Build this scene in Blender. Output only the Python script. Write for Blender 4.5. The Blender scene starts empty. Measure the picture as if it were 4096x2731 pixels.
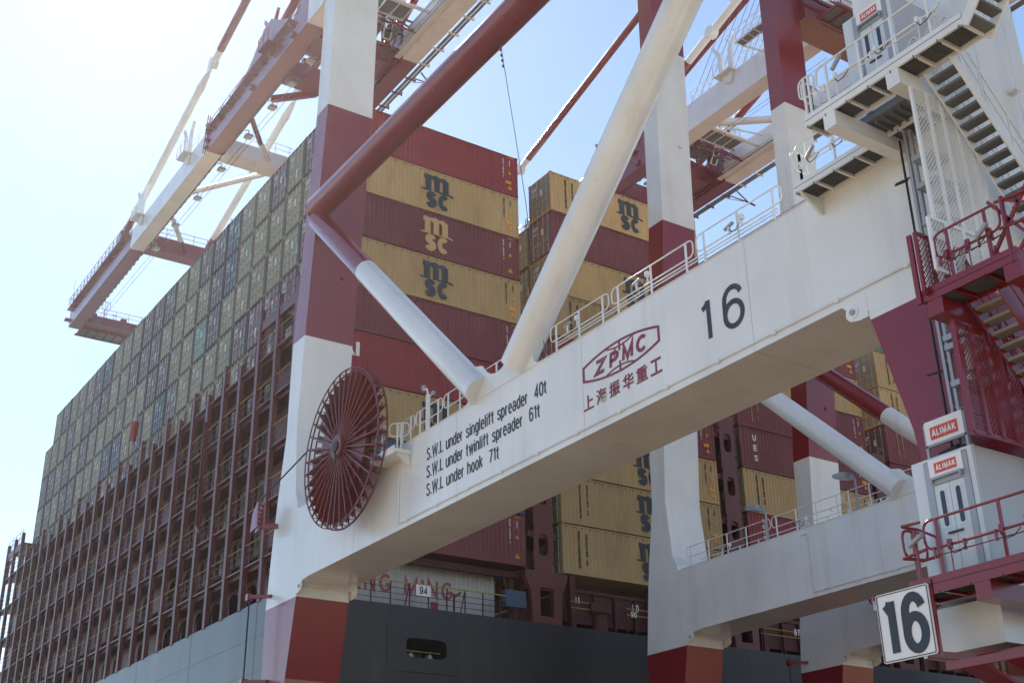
import bpy, math, random
from math import sin, cos, radians, pi, sqrt
from mathutils import Vector, Matrix
random.seed(16)
HAZE = .00015
S = bpy.context.scene
COL = S.collection

# ------------------------------------------------------------------ camera
yaw, pitch, roll = radians(55.996), radians(24.640), radians(-1.060)
fwd = Vector((cos(yaw)*cos(pitch), sin(yaw)*cos(pitch), sin(pitch)))
rgt = Vector((sin(yaw), -cos(yaw), 0)); upv = rgt.cross(fwd)
r2 = cos(roll)*rgt + sin(roll)*upv
u2 = -sin(roll)*rgt + cos(roll)*upv
cd = bpy.data.cameras.new('camera'); cam = bpy.data.objects.new('camera', cd); COL.objects.link(cam)
M = Matrix((r2, u2, -fwd)).transposed().to_4x4(); M.translation = Vector((0, 0, 1.7))
cam.matrix_world = M
cd.sensor_width = 36; cd.lens = 5020.87/4096*36; cd.clip_start = .1; cd.clip_end = 8000
S.camera = cam

# ------------------------------------------------------------------ sky, sun, exposure
SUN_EL, SUN_AZ = radians(44.0), radians(77.0)          # azimuth counter-clockwise from +X
W = bpy.data.worlds.new('World'); S.world = W; W.use_nodes = True
nt = W.node_tree; nt.nodes.clear()
sky = nt.nodes.new('ShaderNodeTexSky'); sky.sky_type = 'NISHITA'; sky.sun_disc = False
sky.sun_elevation = SUN_EL; sky.sun_rotation = pi/2 - SUN_AZ
sky.altitude = 0; sky.air_density = 1.0; sky.dust_density = 0.15; sky.ozone_density = 1.2
bg = nt.nodes.new('ShaderNodeBackground'); bg.inputs[1].default_value = .10
wo = nt.nodes.new('ShaderNodeOutputWorld')
nt.links.new(sky.outputs[0], bg.inputs[0]); nt.links.new(bg.outputs[0], wo.inputs[0])
sd = bpy.data.lights.new('sun', 'SUN'); sd.energy = 4.6; sd.angle = radians(.55); sd.color = (1, .89, .74)
so = bpy.data.objects.new('sun', sd); COL.objects.link(so)
sdir = Vector((cos(SUN_AZ)*cos(SUN_EL), sin(SUN_AZ)*cos(SUN_EL), sin(SUN_EL)))
so.rotation_euler = sdir.to_track_quat('Z', 'Y').to_euler(); so.location = (60, 200, 150)
S.view_settings.view_transform = 'Standard'; S.view_settings.look = 'None'
S.view_settings.exposure = 1.0; S.view_settings.gamma = 1

# ------------------------------------------------------------------ materials
def paint(name, rgb, rough=.42, dirt=.25, dirt_rgb=(.16, .10, .06), streak=(1.6, 1.6, .12), vary=0.0, metal=0.0, spec=.5, bump=0.0, coat=0.0, big=.35):
    m = bpy.data.materials.new(name); m.use_nodes = True
    n, l = m.node_tree.nodes, m.node_tree.links
    b = n['Principled BSDF']
    b.inputs['Roughness'].default_value = rough; b.inputs['Metallic'].default_value = metal
    b.inputs['Specular IOR Level'].default_value = spec
    if coat: b.inputs['Coat Weight'].default_value = coat; b.inputs['Coat Roughness'].default_value = .18
    geo = n.new('ShaderNodeNewGeometry')
    mp = n.new('ShaderNodeMapping'); mp.inputs['Scale'].default_value = streak
    l.new(geo.outputs['Position'], mp.inputs['Vector'])
    nz = n.new('ShaderNodeTexNoise'); nz.inputs['Scale'].default_value = 1.0; nz.inputs['Detail'].default_value = 6; nz.inputs['Roughness'].default_value = .62
    l.new(mp.outputs[0], nz.inputs['Vector'])
    rp = n.new('ShaderNodeValToRGB'); rp.color_ramp.elements[0].position = .52; rp.color_ramp.elements[1].position = .80
    l.new(nz.outputs['Fac'], rp.inputs[0])
    n2 = n.new('ShaderNodeTexNoise'); n2.inputs['Scale'].default_value = big; n2.inputs['Detail'].default_value = 5
    l.new(geo.outputs['Position'], n2.inputs['Vector'])
    mr = n.new('ShaderNodeMapRange'); mr.inputs['From Min'].default_value = .3; mr.inputs['From Max'].default_value = .7
    mr.inputs['To Min'].default_value = .90; mr.inputs['To Max'].default_value = 1.06
    l.new(n2.outputs['Fac'], mr.inputs['Value'])
    col = n.new('ShaderNodeRGB'); col.outputs[0].default_value = (*rgb, 1)
    hsv = n.new('ShaderNodeHueSaturation')
    l.new(col.outputs[0], hsv.inputs['Color'])
    if vary:
        oi = n.new('ShaderNodeObjectInfo')
        m2 = n.new('ShaderNodeMapRange'); m2.inputs['To Min'].default_value = 1-vary; m2.inputs['To Max'].default_value = 1+vary*.7
        l.new(oi.outputs['Random'], m2.inputs['Value'])
        mm = n.new('ShaderNodeMath'); mm.operation = 'MULTIPLY'
        l.new(m2.outputs[0], mm.inputs[0]); l.new(mr.outputs[0], mm.inputs[1]); l.new(mm.outputs[0], hsv.inputs['Value'])
    else:
        l.new(mr.outputs[0], hsv.inputs['Value'])
    ml = n.new('ShaderNodeMath'); ml.operation = 'MULTIPLY'; ml.inputs[1].default_value = dirt
    l.new(rp.outputs[0], ml.inputs[0])
    mx = n.new('ShaderNodeMix'); mx.data_type = 'RGBA'
    l.new(ml.outputs[0], mx.inputs['Factor']); l.new(hsv.outputs[0], mx.inputs['A']); mx.inputs['B'].default_value = (*dirt_rgb, 1)
    l.new(mx.outputs['Result'], b.inputs['Base Color'])
    rr = n.new('ShaderNodeMapRange'); rr.inputs['To Min'].default_value = max(.05, rough-.08); rr.inputs['To Max'].default_value = rough+.14
    l.new(nz.outputs['Fac'], rr.inputs['Value']); l.new(rr.outputs[0], b.inputs['Roughness'])
    if bump:
        bp = n.new('ShaderNodeBump'); bp.inputs['Strength'].default_value = bump; bp.inputs['Distance'].default_value = .05
        l.new(n2.outputs['Fac'], bp.inputs['Height']); l.new(bp.outputs[0], b.inputs['Normal'])
    return m

MT = {}
def mat(k): return MT[k]
MT['white'] = paint('crane_white_paint', (.775, .79, .785), .20, .30, (.42, .33, .24), (1.1, 1.1, .07), bump=.07, coat=.35)
MT['red'] = paint('crane_red_paint', (.215, .010, .017), .20, .16, (.12, .020, .020), (1.1, 1.1, .08), bump=.06, coat=.38)
MT['grating'] = paint('galvanised_grating', (.16, .165, .17), .6, .3, (.08, .07, .06), (6, 6, 6))
MT['tread'] = paint('stair_tread_steel', (.30, .28, .25), .6, .45, (.14, .10, .07), (5, 5, 5))
MT['galv'] = paint('galvanised_steel', (.36, .38, .42), .45, .25, (.2, .2, .2), (3, 3, 3), metal=.3)
MT['panel'] = paint('grey_lift_panel', (.46, .48, .52), .35, .15, (.4, .38, .35), (2, 2, .2))
MT['pale'] = paint('pale_blue_panel', (.64, .70, .74), .25, .15, (.4, .4, .4), (2, 2, .2))
MT['faded'] = paint('faded_red_lettering', (.42, .10, .085), .6, .5, (.45, .4, .33), (3, 3, 3))
MT['reel'] = paint('reel_dark_red_paint', (.15, .014, .019), .4, .2, (.08, .02, .02))
MT['oldweld'] = paint('weld_bead', (.60, .56, .52), .4, .3, (.3, .2, .15))
MT['posttan'] = paint('rusty_shaded_tan_frame', (.135, .10, .062), .6, .6, (.08, .05, .03), (3, 3, .6), vary=.2)  # rusty frame, darkened to paint the shade between container columns
MT['postdark'] = paint('rusty_shaded_dark_frame', (.060, .038, .040), .6, .5, (.05, .035, .03), (3, 3, .6), vary=.2)  # same gap shade put into the frame colour of darker boxes
MT['black'] = paint('black_rubber_and_shadow', (.02, .02, .022), .6, .1)
MT['navy'] = paint('dark_lettering', (.020, .030, .046), .45, .35, (.16, .18, .20))
MT['crimson'] = paint('crimson_lettering', (.22, .018, .04), .4, .3, (.3, .2, .2))
MT['signred'] = paint('orange_red_label', (.62, .07, .025), .4, .05)
MT['label'] = paint('white_label', (.82, .82, .82), .4, .08)
MT['glass'] = paint('dark_glass', (.035, .045, .06), .12, .05)
MT['hull'] = paint('hull_dark_paint', (.018, .020, .024), .40, .5, (.075, .068, .062), (.7, .7, .05), bump=.04)
MT['hullglare'] = paint('hull_sky_glare_paint', (.075, .088, .10), .30, .25, (.16, .16, .16), (.7, .7, .05))  # dark hull paint lightened: sky glare on the transom put into colour
MT['oxide'] = paint('red_oxide_steel', (.135, .036, .034), .42, .35, (.09, .035, .025), (1.3, 1.3, .15))
MT['oxidedk'] = paint('dark_oxide_steel', (.09, .024, .023), .62, .35, (.07, .03, .02), (1.3, 1.3, .15))
MT['yellow'] = paint('yellow_rail_paint', (.46, .33, .05), .5, .25, (.3, .18, .05))
MT['lamp'] = paint('lamp_glass', (.55, .53, .45), .25, .05)
MT['concrete'] = paint('quay_concrete', (.34, .25, .155), .85, .4, (.24, .21, .18), (.4, .4, .4))
MT['sea'] = paint('harbour_water', (.02, .05, .06), .08, .0, bump=.3)
MT['tan'] = paint('tan_container_paint', (.44, .305, .135), .52, .55, (.22, .13, .07), (1.5, 1.5, .35), vary=.2)
MT['tandoor'] = paint('tan_door_paint', (.30, .262, .138), .42, .55, (.15, .10, .06), (3.0, 3.0, .8), vary=.18)
MT['maroon'] = paint('maroon_container_paint', (.175, .034, .040), .5, .55, (.20, .09, .075), (1.5, 1.5, .25), vary=.16)
MT['maroondoor'] = paint('maroon_door_paint', (.155, .080, .088), .42, .5, (.09, .06, .055), (3.0, 3.0, .8), vary=.22)
MT['cred'] = paint('red_container_paint', (.245, .026, .032), .5, .3, (.15, .04, .03), (1.5, 1.5, .25), vary=.1)
MT['blue'] = paint('blue_container_paint', (.055, .10, .17), .5, .4, (.07, .06, .06), (2, 2, .4), vary=.15)
MT['teal'] = paint('teal_container_paint', (.17, .34, .29), .5, .4, (.12, .14, .12), (2, 2, .4), vary=.1)
MT['green'] = paint('green_container_paint', (.05, .17, .10), .5, .3, (.07, .08, .06), vary=.1)
MT['grey'] = paint('pale_grey_container_paint', (.52, .53, .52), .5, .4, (.25, .2, .16), (1.5, 1.5, .25), vary=.1)
MT['bar'] = paint('locking_bar_steel', (.55, .54, .52), .4, .4, (.2, .14, .1), (4, 4, 1), metal=.25)
MT['orange'] = paint('orange_sticker', (.72, .33, .03), .5, .2)
MT['mint'] = paint('green_sticker', (.10, .42, .30), .5, .2)
MT['tanlogo'] = paint('tan_lettering', (.55, .38, .17), .5, .2)
MT['rope'] = paint('wire_rope', (.10, .10, .11), .5, .1)
MT['redlens'] = paint('red_lens', (.32, .018, .018), .25, 0)

# ------------------------------------------------------------------ mesh builder
class MB:
    def __init__(s): s.v = []; s.f = []; s.m = []; s.sm = []
    def add(s, vs, fs, m=0, smooth=False):
        o = len(s.v); s.v += [tuple(v) for v in vs]
        for f in fs: s.f.append(tuple(i+o for i in f)); s.m.append(m); s.sm.append(smooth)
        return s
    def box(s, x0, x1, y0, y1, z0, z1, m=0):
        return s.add([(x0,y0,z0),(x1,y0,z0),(x1,y1,z0),(x0,y1,z0),(x0,y0,z1),(x1,y0,z1),(x1,y1,z1),(x0,y1,z1)],
            [(0,3,2,1),(4,5,6,7),(0,1,5,4),(1,2,6,5),(2,3,7,6),(3,0,4,7)], m)
    def prism(s, poly, ax, lo, hi, m=0):
        n = len(poly)
        def P(a, b, c): return {'x': (c, a, b), 'y': (a, c, b), 'z': (a, b, c)}[ax]
        vs = [P(a, b, lo) for a, b in poly] + [P(a, b, hi) for a, b in poly]
        area = sum(poly[i][0]*poly[(i+1) % n][1]-poly[(i+1) % n][0]*poly[i][1] for i in range(n))
        flip = (area > 0) ^ (ax == 'y')
        f1 = tuple(range(n)); f2 = tuple(range(n, 2*n))
        fs = [tuple(reversed(f1)) if flip else f1, f2 if flip else tuple(reversed(f2))]
        for i in range(n):
            j = (i+1) % n; q = (i, j, j+n, i+n); fs.append(q if flip else tuple(reversed(q)))
        return s.add(vs, fs, m)
    def bar(s, p, q, w, h, m=0, up=(0, 0, 1)):
        p, q = Vector(p), Vector(q); d = (q-p).normalized(); u = Vector(up)
        if abs(d.dot(u)) > .98: u = Vector((1, 0, 0))
        a = d.cross(u).normalized(); b = a.cross(d).normalized(); a *= w/2; b *= h/2
        vs = [p-a-b, p+a-b, p+a+b, p-a+b, q-a-b, q+a-b, q+a+b, q-a+b]
        return s.add(vs, [(0,1,2,3),(7,6,5,4),(0,4,5,1),(1,5,6,2),(2,6,7,3),(3,7,4,0)], m)
    def tube(s, p, q, r, n=10, m=0, caps=True, r2=None):
        p, q = Vector(p), Vector(q); d = (q-p).normalized()
        u = Vector((0, 0, 1)) if abs(d.z) < .95 else Vector((1, 0, 0))
        a = d.cross(u).normalized(); b = d.cross(a).normalized(); r2 = r if r2 is None else r2
        ring = [(cos(2*pi*i/n), sin(2*pi*i/n)) for i in range(n)]
        v1 = [p+a*c*r+b*t*r for c, t in ring]; v2 = [q+a*c*r2+b*t*r2 for c, t in ring]
        s.add(v1+v2, [(i, (i+1) % n, (i+1) % n+n, i+n) for i in range(n)], m, n > 5)
        if caps: s.add(v1, [tuple(reversed(range(n)))], m); s.add(v2, [tuple(range(n))], m)
        return s
    def path(s, pts, r, n=6, m=0, closed=False):
        pts = [Vector(p) for p in pts]
        k = len(pts)
        for i in range(k if closed else k-1): s.tube(pts[i], pts[(i+1) % k], r, n, m, True)
        return s
    def disc_ring(s, c, ax, r0, r1, t, n=48, m=0):
        # flat annulus of thickness t round axis 'x'
        cx, cy, cz = c; vs = []
        for dx in (0, t):
            for r in (r0, r1):
                for i in range(n): vs.append((cx+dx, cy+r*cos(2*pi*i/n), cz+r*sin(2*pi*i/n)))
        fs = []
        for i in range(n):
            j = (i+1) % n
            fs += [(i, n+i, n+j, j), (2*n+i, 2*n+j, 3*n+j, 3*n+i), (n+i, 3*n+i, 3*n+j, n+j), (i, j, 2*n+j, 2*n+i)]
        return s.add(vs, fs, m)
    def merge_mesh(s, me, mx, m=0):
        o = len(s.v); s.v += [tuple(mx @ v.co) for v in me.vertices]
        for p in me.polygons: s.f.append(tuple(i+o for i in p.vertices)); s.m.append(m); s.sm.append(False)
        return s
    def mesh(s, name, mats, origin=(0, 0, 0)):
        ox, oy, oz = origin
        me = bpy.data.meshes.new(name)
        me.from_pydata([(x-ox, y-oy, z-oz) for x, y, z in s.v], [], s.f)
        for k in mats: me.materials.append(MT[k])
        me.polygons.foreach_set('material_index', s.m); me.polygons.foreach_set('use_smooth', s.sm)
        me.update(); return me
    def build(s, name, mats, parent=None, origin=(0, 0, 0), loc=(0, 0, 0)):
        if isinstance(mats, str): mats = [mats]
        o = bpy.data.objects.new(name, s.mesh(name, mats, origin)); COL.objects.link(o); o.location = loc
        if parent: o.parent = parent
        return o

def empty(name, loc):
    o = bpy.data.objects.new(name, None); COL.objects.link(o); o.location = loc; o.empty_display_size = .5; return o
def tag(o, label=None, cat=None, group=None, kind=None):
    if label: o['label'] = label
    if cat: o['category'] = cat
    if group: o['group'] = group
    if kind: o['kind'] = kind
    return o
def copy_tree(o, parent=None, skip=()):
    c = o.copy(); COL.objects.link(c)
    if parent: c.parent = parent
    for ch in list(o.children):
        if ch.name.split('.')[0] in skip: continue
        copy_tree(ch, c, skip)
    return c

_tc = {}
def text_mesh(body, offset=0.0, shear=0.0, spacing=1.0, line=1.0):
    key = (body, offset, shear, spacing, line)
    if key in _tc: return _tc[key]
    c = bpy.data.curves.new('lettering', 'FONT'); c.body = body; c.size = 1; c.extrude = .5
    c.offset = offset; c.shear = shear; c.space_character = spacing; c.space_line = line; c.resolution_u = 4
    o = bpy.data.objects.new('lettering', c); COL.objects.link(o)
    me = bpy.data.meshes.new_from_object(o.evaluated_get(bpy.context.evaluated_depsgraph_get()))
    bpy.data.objects.remove(o); bpy.data.curves.remove(c); _tc[key] = me
    return me
ONE = [(.46, 0), (.70, 0), (.70, 1), (.56, 1), (.40, .84), (.16, .72), (.16, .57), (.34, .63), (.46, .72)]
FACE = {'-x': (Vector((0, -1, 0)), Vector((0, 0, 1)), Vector((-1, 0, 0))), '-y': (Vector((1, 0, 0)), Vector((0, 0, 1)), Vector((0, -1, 0)))}
def lettering(mb, body, face, corner, w, h, m=0, t=.012, fit=True, **kw):
    """fit the text into a w by h rectangle whose lower left corner (as read) is corner"""
    me = text_mesh(body, **kw); xs = [v.co.x for v in me.vertices]; ys = [v.co.y for v in me.vertices]
    x0, x1, y0, y1 = min(xs), max(xs), min(ys), max(ys)
    r, u, n = FACE[face]; sx, sy = w/(x1-x0), h/(y1-y0)
    mx = Matrix((( r.x*sx, u.x*sy, n.x*t, 0), (r.y*sx, u.y*sy, n.y*t, 0), (r.z*sx, u.z*sy, n.z*t, 0), (0, 0, 0, 1)))
    mx = Matrix.Translation(Vector(corner)) @ mx @ Matrix.Translation(Vector((-x0, -y0, 0)))
    mb.merge_mesh(me, mx, m); return mb
def flat(mb, face, corner, pts, t=.012, m=0):
    """extruded polygon given in (right, up) metres from corner, lying on a face"""
    r, u, n = FACE[face]; c = Vector(corner); k = len(pts)
    a = [c+r*x+u*y-n*t*.5 for x, y in pts]; b = [c+r*x+u*y+n*t*.5 for x, y in pts]
    area = sum(pts[i][0]*pts[(i+1) % k][1]-pts[(i+1) % k][0]*pts[i][1] for i in range(k))
    fs = [tuple(range(k, 2*k)), tuple(reversed(range(k)))] + [(i, (i+1) % k, (i+1) % k+k, i+k) for i in range(k)]
    if area < 0: fs = [tuple(reversed(f)) for f in fs]
    return mb.add(a+b, fs, m)


# a plain grotesque drawn with strokes: glyph -> list of polylines, cap height 1, x-height .74
def arc(cx, cy, rx, ry, a0, a1, n=10):
    return [(cx+rx*cos(radians(a0+(a1-a0)*k/n)), cy+ry*sin(radians(a0+(a1-a0)*k/n))) for k in range(n+1)]
def ell(cx, cy, rx, ry): return arc(cx, cy, rx, ry, 90, 450, 22)
def S_(k): return [[(x, y*k) for x, y in arc(.25, .76, .21, .20, 12, 262)+arc(.25, .25, .23, .25, 80, -168)]]
bowl = ell(.2, .37, .2, .37)
arch = arc(.2, .50, .2, .24, 180, 0)
six = arc(.23, .70, .215, .30, 18, 180, 8)+[(.012, .34)]
GLY = {'S': (.50, S_(1)), 's': (.42, [[(x*.86, y) for x, y in S_(.74)[0]]]), '.': (.10, [[(.05, .0), (.05, .13)]]), 'W': (.84, [[(0, 1), (.2, 0), (.42, .96), (.64, 0), (.84, 1)]]),
 'L': (.42, [[(.03, 1), (.03, .055), (.48, .055)]]), 'u': (.42, [[(.0, .74), (.0, .24)]+arc(.2, .24, .2, .24, 180, 360)[1:]+[(.4, .3)], [(.4, .74), (.4, 0)]]),
 'n': (.42, [[(0, 0), (0, .74)], [(0, .48)]+arch[1:]+[(.4, 0)]]), 'd': (.42, [bowl, [(.4, 0), (.4, 1)]]), 'e': (.42, [[(.01, .39), (.40, .39)]+arc(.2, .37, .2, .37, 5, 318, 14)]),
 'r': (.26, [[(0, 0), (0, .74)], [(0, .42)]+arc(.2, .46, .2, .25, 170, 85, 6)]), 'i': (.08, [[(.02, 0), (.02, .74)], [(.02, .88), (.02, 1)]]), 'l': (.08, [[(.02, 0), (.02, 1)]]),
 'g': (.42, [bowl, [(.4, .74), (.4, .0)]+arc(.2, -.06, .2, .19, 0, -155, 8)]), 'f': (.26, [[(.09, 0), (.09, .80)]+arc(.25, .80, .16, .18, 180, 95, 6), [(-.09, .70), (.27, .70)]]),
 't': (.27, [[(.09, .95), (.09, .18)]+arc(.23, .18, .14, .17, 180, 275, 6), [(-.09, .70), (.27, .70)]]), 'p': (.42, [bowl, [(0, .74), (0, -.26)]]),
 'a': (.42, [arc(.2, .53, .19, .21, 160, 0)+[(.39, 0)], ell(.19, .22, .19, .21)]), 'h': (.42, [[(0, 0), (0, 1)], [(0, .48)]+arch[1:]+[(.4, 0)]]), 'o': (.42, [bowl]),
 'k': (.40, [[(0, 0), (0, 1)], [(.36, .74), (.02, .30)], [(.13, .43), (.38, 0)]]), 'w': (.60, [[(0, .74), (.15, 0), (.3, .70), (.45, 0), (.6, .74)]]), ' ': (.22, []),
 '0': (.46, [ell(.23, .5, .23, .5)]), '4': (.48, [[(.35, 0), (.35, .98), (.01, .27), (.48, .27)]]), '6': (.46, [six, ell(.23, .31, .22, .31)]), '9': (.46, [[(.46-x, 1-y) for x, y in six], ell(.23, .69, .22, .31)]),
 '1': (.28, [[(.20, 0), (.20, 1)], [(.19, .98), (.13, .88), (.02, .82)]]), '7': (.44, [[(0, .95), (.43, .95), (.15, 0)]]), '8': (.46, [ell(.23, .75, .19, .25), ell(.23, .26, .22, .26)]), '3': (.44, [arc(.21, .75, .19, .24, 160, -88)+arc(.21, .27, .22, .26, 88, -165)]),
 'A': (.58, [[(0, 0), (.29, 1), (.58, 0)], [(.10, .32), (.48, .32)]]), 'I': (.08, [[(.04, 0), (.04, 1)]]), 'M': (.66, [[(.03, 0), (.03, 1), (.33, .1), (.63, 1), (.63, 0)]]), 'K': (.52, [[(.03, 0), (.03, 1)], [(.5, 1), (.05, .40)], [(.18, .56), (.54, 0)]]),
 'Z': (.54, [[(0, .92), (.54, .92), (0, .08), (.54, .08)]]), 'P': (.50, [[(.04, 0), (.04, .93), (.28, .93)]+arc(.28, .68, .22, .25, 90, -90, 8)+[(.04, .43)]]), 'C': (.54, [arc(.28, .5, .26, .47, 45, 315, 14)]),
 'Y': (.52, [[(0, 1), (.26, .46), (.52, 1)], [(.26, .5), (.26, 0)]]), 'N': (.52, [[(.03, 0), (.03, 1), (.48, 0), (.48, 1)]]), 'G': (.56, [arc(.28, .5, .26, .47, 45, 330, 14)+[(.53, .44), (.30, .44)]])}
def strokes(mb, txt, face, corner, w, h, wt, gap=.16, shear=0, m=0, t=.012, base=True):
    """lettering of cap height h and stroke wt (of h) fitted to width w; corner is the lower left of the base line"""
    lines = []; x = 0
    for ch in txt:
        adv, pl = GLY[ch]; lines += [[(px+x+wt/2, py) for px, py in p] for p in pl]; x += adv+wt+gap-.06
    tot = x-gap+.06; sx = w/tot
    r, u, n = FACE[face]; c = Vector(corner)
    for li, p in enumerate(lines):
        q = [(a*sx+shear*b*h, b*h) for a, b in p]
        closed = len(q) > 3 and abs(q[0][0]-q[-1][0])+abs(q[0][1]-q[-1][1]) < 1e-6
        if closed: q = q[:-1]
        k = len(q); hw = wt*h/2; L, R = [], []
        for i in range(k):
            a = q[(i-1) % k] if (closed or i > 0) else None; b_ = q[(i+1) % k] if (closed or i < k-1) else None
            d1 = Vector((q[i][0]-a[0], q[i][1]-a[1])).normalized() if a else None
            d2 = Vector((b_[0]-q[i][0], b_[1]-q[i][1])).normalized() if b_ else None
            d1 = d1 or d2; d2 = d2 or d1
            n1, n2 = Vector((-d1.y, d1.x)), Vector((-d2.y, d2.x)); mm = (n1+n2)
            mm = mm.normalized() if mm.length > 1e-4 else n1
            sc = hw/max(.35, mm.dot(n1)); L.append((q[i][0]+mm.x*sc, q[i][1]+mm.y*sc)); R.append((q[i][0]-mm.x*sc, q[i][1]-mm.y*sc))
        dz = t+.0006*(li % 3)
        vs = [c+r*a+u*b_+n*dz for a, b_ in L]+[c+r*a+u*b_+n*dz for a, b_ in R]+[c+r*a+u*b_-n*.004 for a, b_ in L]+[c+r*a+u*b_-n*.004 for a, b_ in R]
        fs = []
        for i in range(k if closed else k-1):
            j = (i+1) % k; fs += [(k+i, k+j, j, i), (i, j, 2*k+j, 2*k+i), (3*k+i, 3*k+j, k+j, k+i)]
        mb.add(vs, fs, m)
    return mb

# ------------------------------------------------------------------ ground and water
g = MB(); g.prism([(-200, -200), (400, -200), (400, 53.0), (-200, 53.0)], 'z', -5.9, 0)
tag(g.build('ground', 'concrete'), kind='structure')
w_ = MB(); w_.add([(-200, 53, -4), (400, 53, -4), (400, 600, -4), (-200, 600, -4)], [(0, 1, 2, 3)])
tag(w_.build('water', 'sea'), kind='structure')
# ================================================================== containers
CL, CW, CH = 12.192, 2.438, 2.87
PITCH_Y, PITCH_Z, Y0, Z0 = 2.46, 2.90, 55.2, 18.95
BAY = [25.7, 40.4, 54.85, 69.3]

def body_mesh(kind, key):
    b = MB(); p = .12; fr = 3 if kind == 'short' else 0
    # corner posts and rails
    for x in (0, CL-p):
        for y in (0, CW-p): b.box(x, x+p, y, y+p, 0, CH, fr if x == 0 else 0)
    if fr: b.box(-.012, .02, p, p+.10, .1, CH-.1, 3)  # extra brown strip widens the painted gap shade beside the near post
    for z0, z1 in ((0.03, .17), (CH-.10, CH-.02)):
        for y in (0.004, CW-.084): b.box(p, CL-p, y, y+.08, z0, z1)
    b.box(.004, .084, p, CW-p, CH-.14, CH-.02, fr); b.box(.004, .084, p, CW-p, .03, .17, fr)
    b.box(CL-.084, CL-.004, p, CW-p, .03, CH-.02)
    for x in (-.01, CL-.17):
        for y in (-.008, CW-.155):
            for z in (0, CH-.12): b.box(x, x+.18, y, y+.163, z, z+.12, 1)
    b.box(.085, CL-.085, .085, CW-.09, CH-.07, CH-.03)      # roof
    b.box(.085, CL-.085, .085, CW-.09, .06, .15)            # floor
    b.box(.085, CL-.085, CW-.075, CW-.05, .17, CH-.10)      # far side
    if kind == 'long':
        n = 43; x0 = p; dx = (CL-2*p)/n; pts = []
        for i in range(n):
            xa = x0+i*dx
            pts += [(xa, .018), (xa+dx*.30, .018), (xa+dx*.45, .054), (xa+dx*.80, .054)]
        pts.append((CL-p, .018))
        vs = [(x, y, .17) for x, y in pts]+[(x, y, CH-.10) for x, y in pts]; k = len(pts)
        b.add(vs, [(i, i+1, i+1+k, i+k) for i in range(k-1)])
        for i in range(n):                                  # black boxes paint the row of little shadows under the top rail
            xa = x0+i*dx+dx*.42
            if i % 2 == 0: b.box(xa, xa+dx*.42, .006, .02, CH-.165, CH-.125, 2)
    else:
        b.box(.085, CL-.085, .05, .075, .17, CH-.10)
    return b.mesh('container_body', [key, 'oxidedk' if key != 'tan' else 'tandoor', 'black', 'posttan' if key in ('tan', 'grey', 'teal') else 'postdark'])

def door_mesh(key, var):
    b = MB(); rnd = random.Random(var*7+3); x = .03
    y0, y1, z0, z1 = .125, CW-.125, .18, CH-.15; ym = CW/2
    for a, c in ((y0, ym-.008), (ym+.008, y1)):
        b.box(x, x+.05, a, c, z0, z1)
        if var == 1:                                        # deep horizontal pressings
            for k in range(5): b.box(x-.018, x, a+.08, c-.08, z0+.16+k*.50, z0+.42+k*.50)
        else:
            for k in range(4): b.box(x-.012, x, a+.08, c-.08, z0+.10+k*.64, z0+.16+k*.64)
    for y in (.42, .92, CW-.92, CW-.42):
        b.tube((x-.035, y, .14), (x-.035, y, CH-.08), .019, 6, 1)
        for z in (.2, .75, 1.35, 2.1, 2.62): b.box(x-.05, x, y-.03, y+.045, z-.025, z+.025, 1 if z in (.2, 2.62) else 5)
    for y in (.66, CW-.66): b.bar((x-.04, y-.24, .98+.1*rnd.random()), (x-.04, y+.24, 1.0), .03, .03, 1)
    for a in (y0+.01, y1-.05):
        for k in range(4): b.box(x-.03, x, a, a+.035, .44+k*.62, .53+k*.62, 5)
    # stickers and painted numbers
    b.box(x-.022, x-.013, 1.5, 2.15, 2.30, 2.38, 2); b.box(x-.022, x-.013, 1.62, 2.15, 2.15, 2.21, 2)
    b.box(x-.022, x-.013, 1.70, 2.15, 1.95, 1.99, 2); b.box(x-.022, x-.013, 1.70, 2.1, 1.82, 1.86, 2)
    if var != 1: b.box(x-.022, x-.013, 1.0, 1.16, 1.55, 2.0, 2); b.box(x-.022, x-.013, .55, .80, 1.15, 1.28, 4)
    if var == 2: b.box(x-.022, x-.013, .5, .84, 1.75, 2.12, 4); b.box(x-.022, x-.013, .28, .36, .9, 1.5, 2)
    if var == 1: b.box(x-.03, x-.019, .32, .52, 1.20, 1.5, 4); b.box(x-.03, x-.019, 1.0, 1.14, .62, 1.22, 2)
    b.box(x-.022, x-.013, 1.28, 1.42, .95, 1.10, 3)
    return b.mesh('door_end', [key, 'bar', 'label', 'orange', 'mint', 'oxidedk'])

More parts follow.
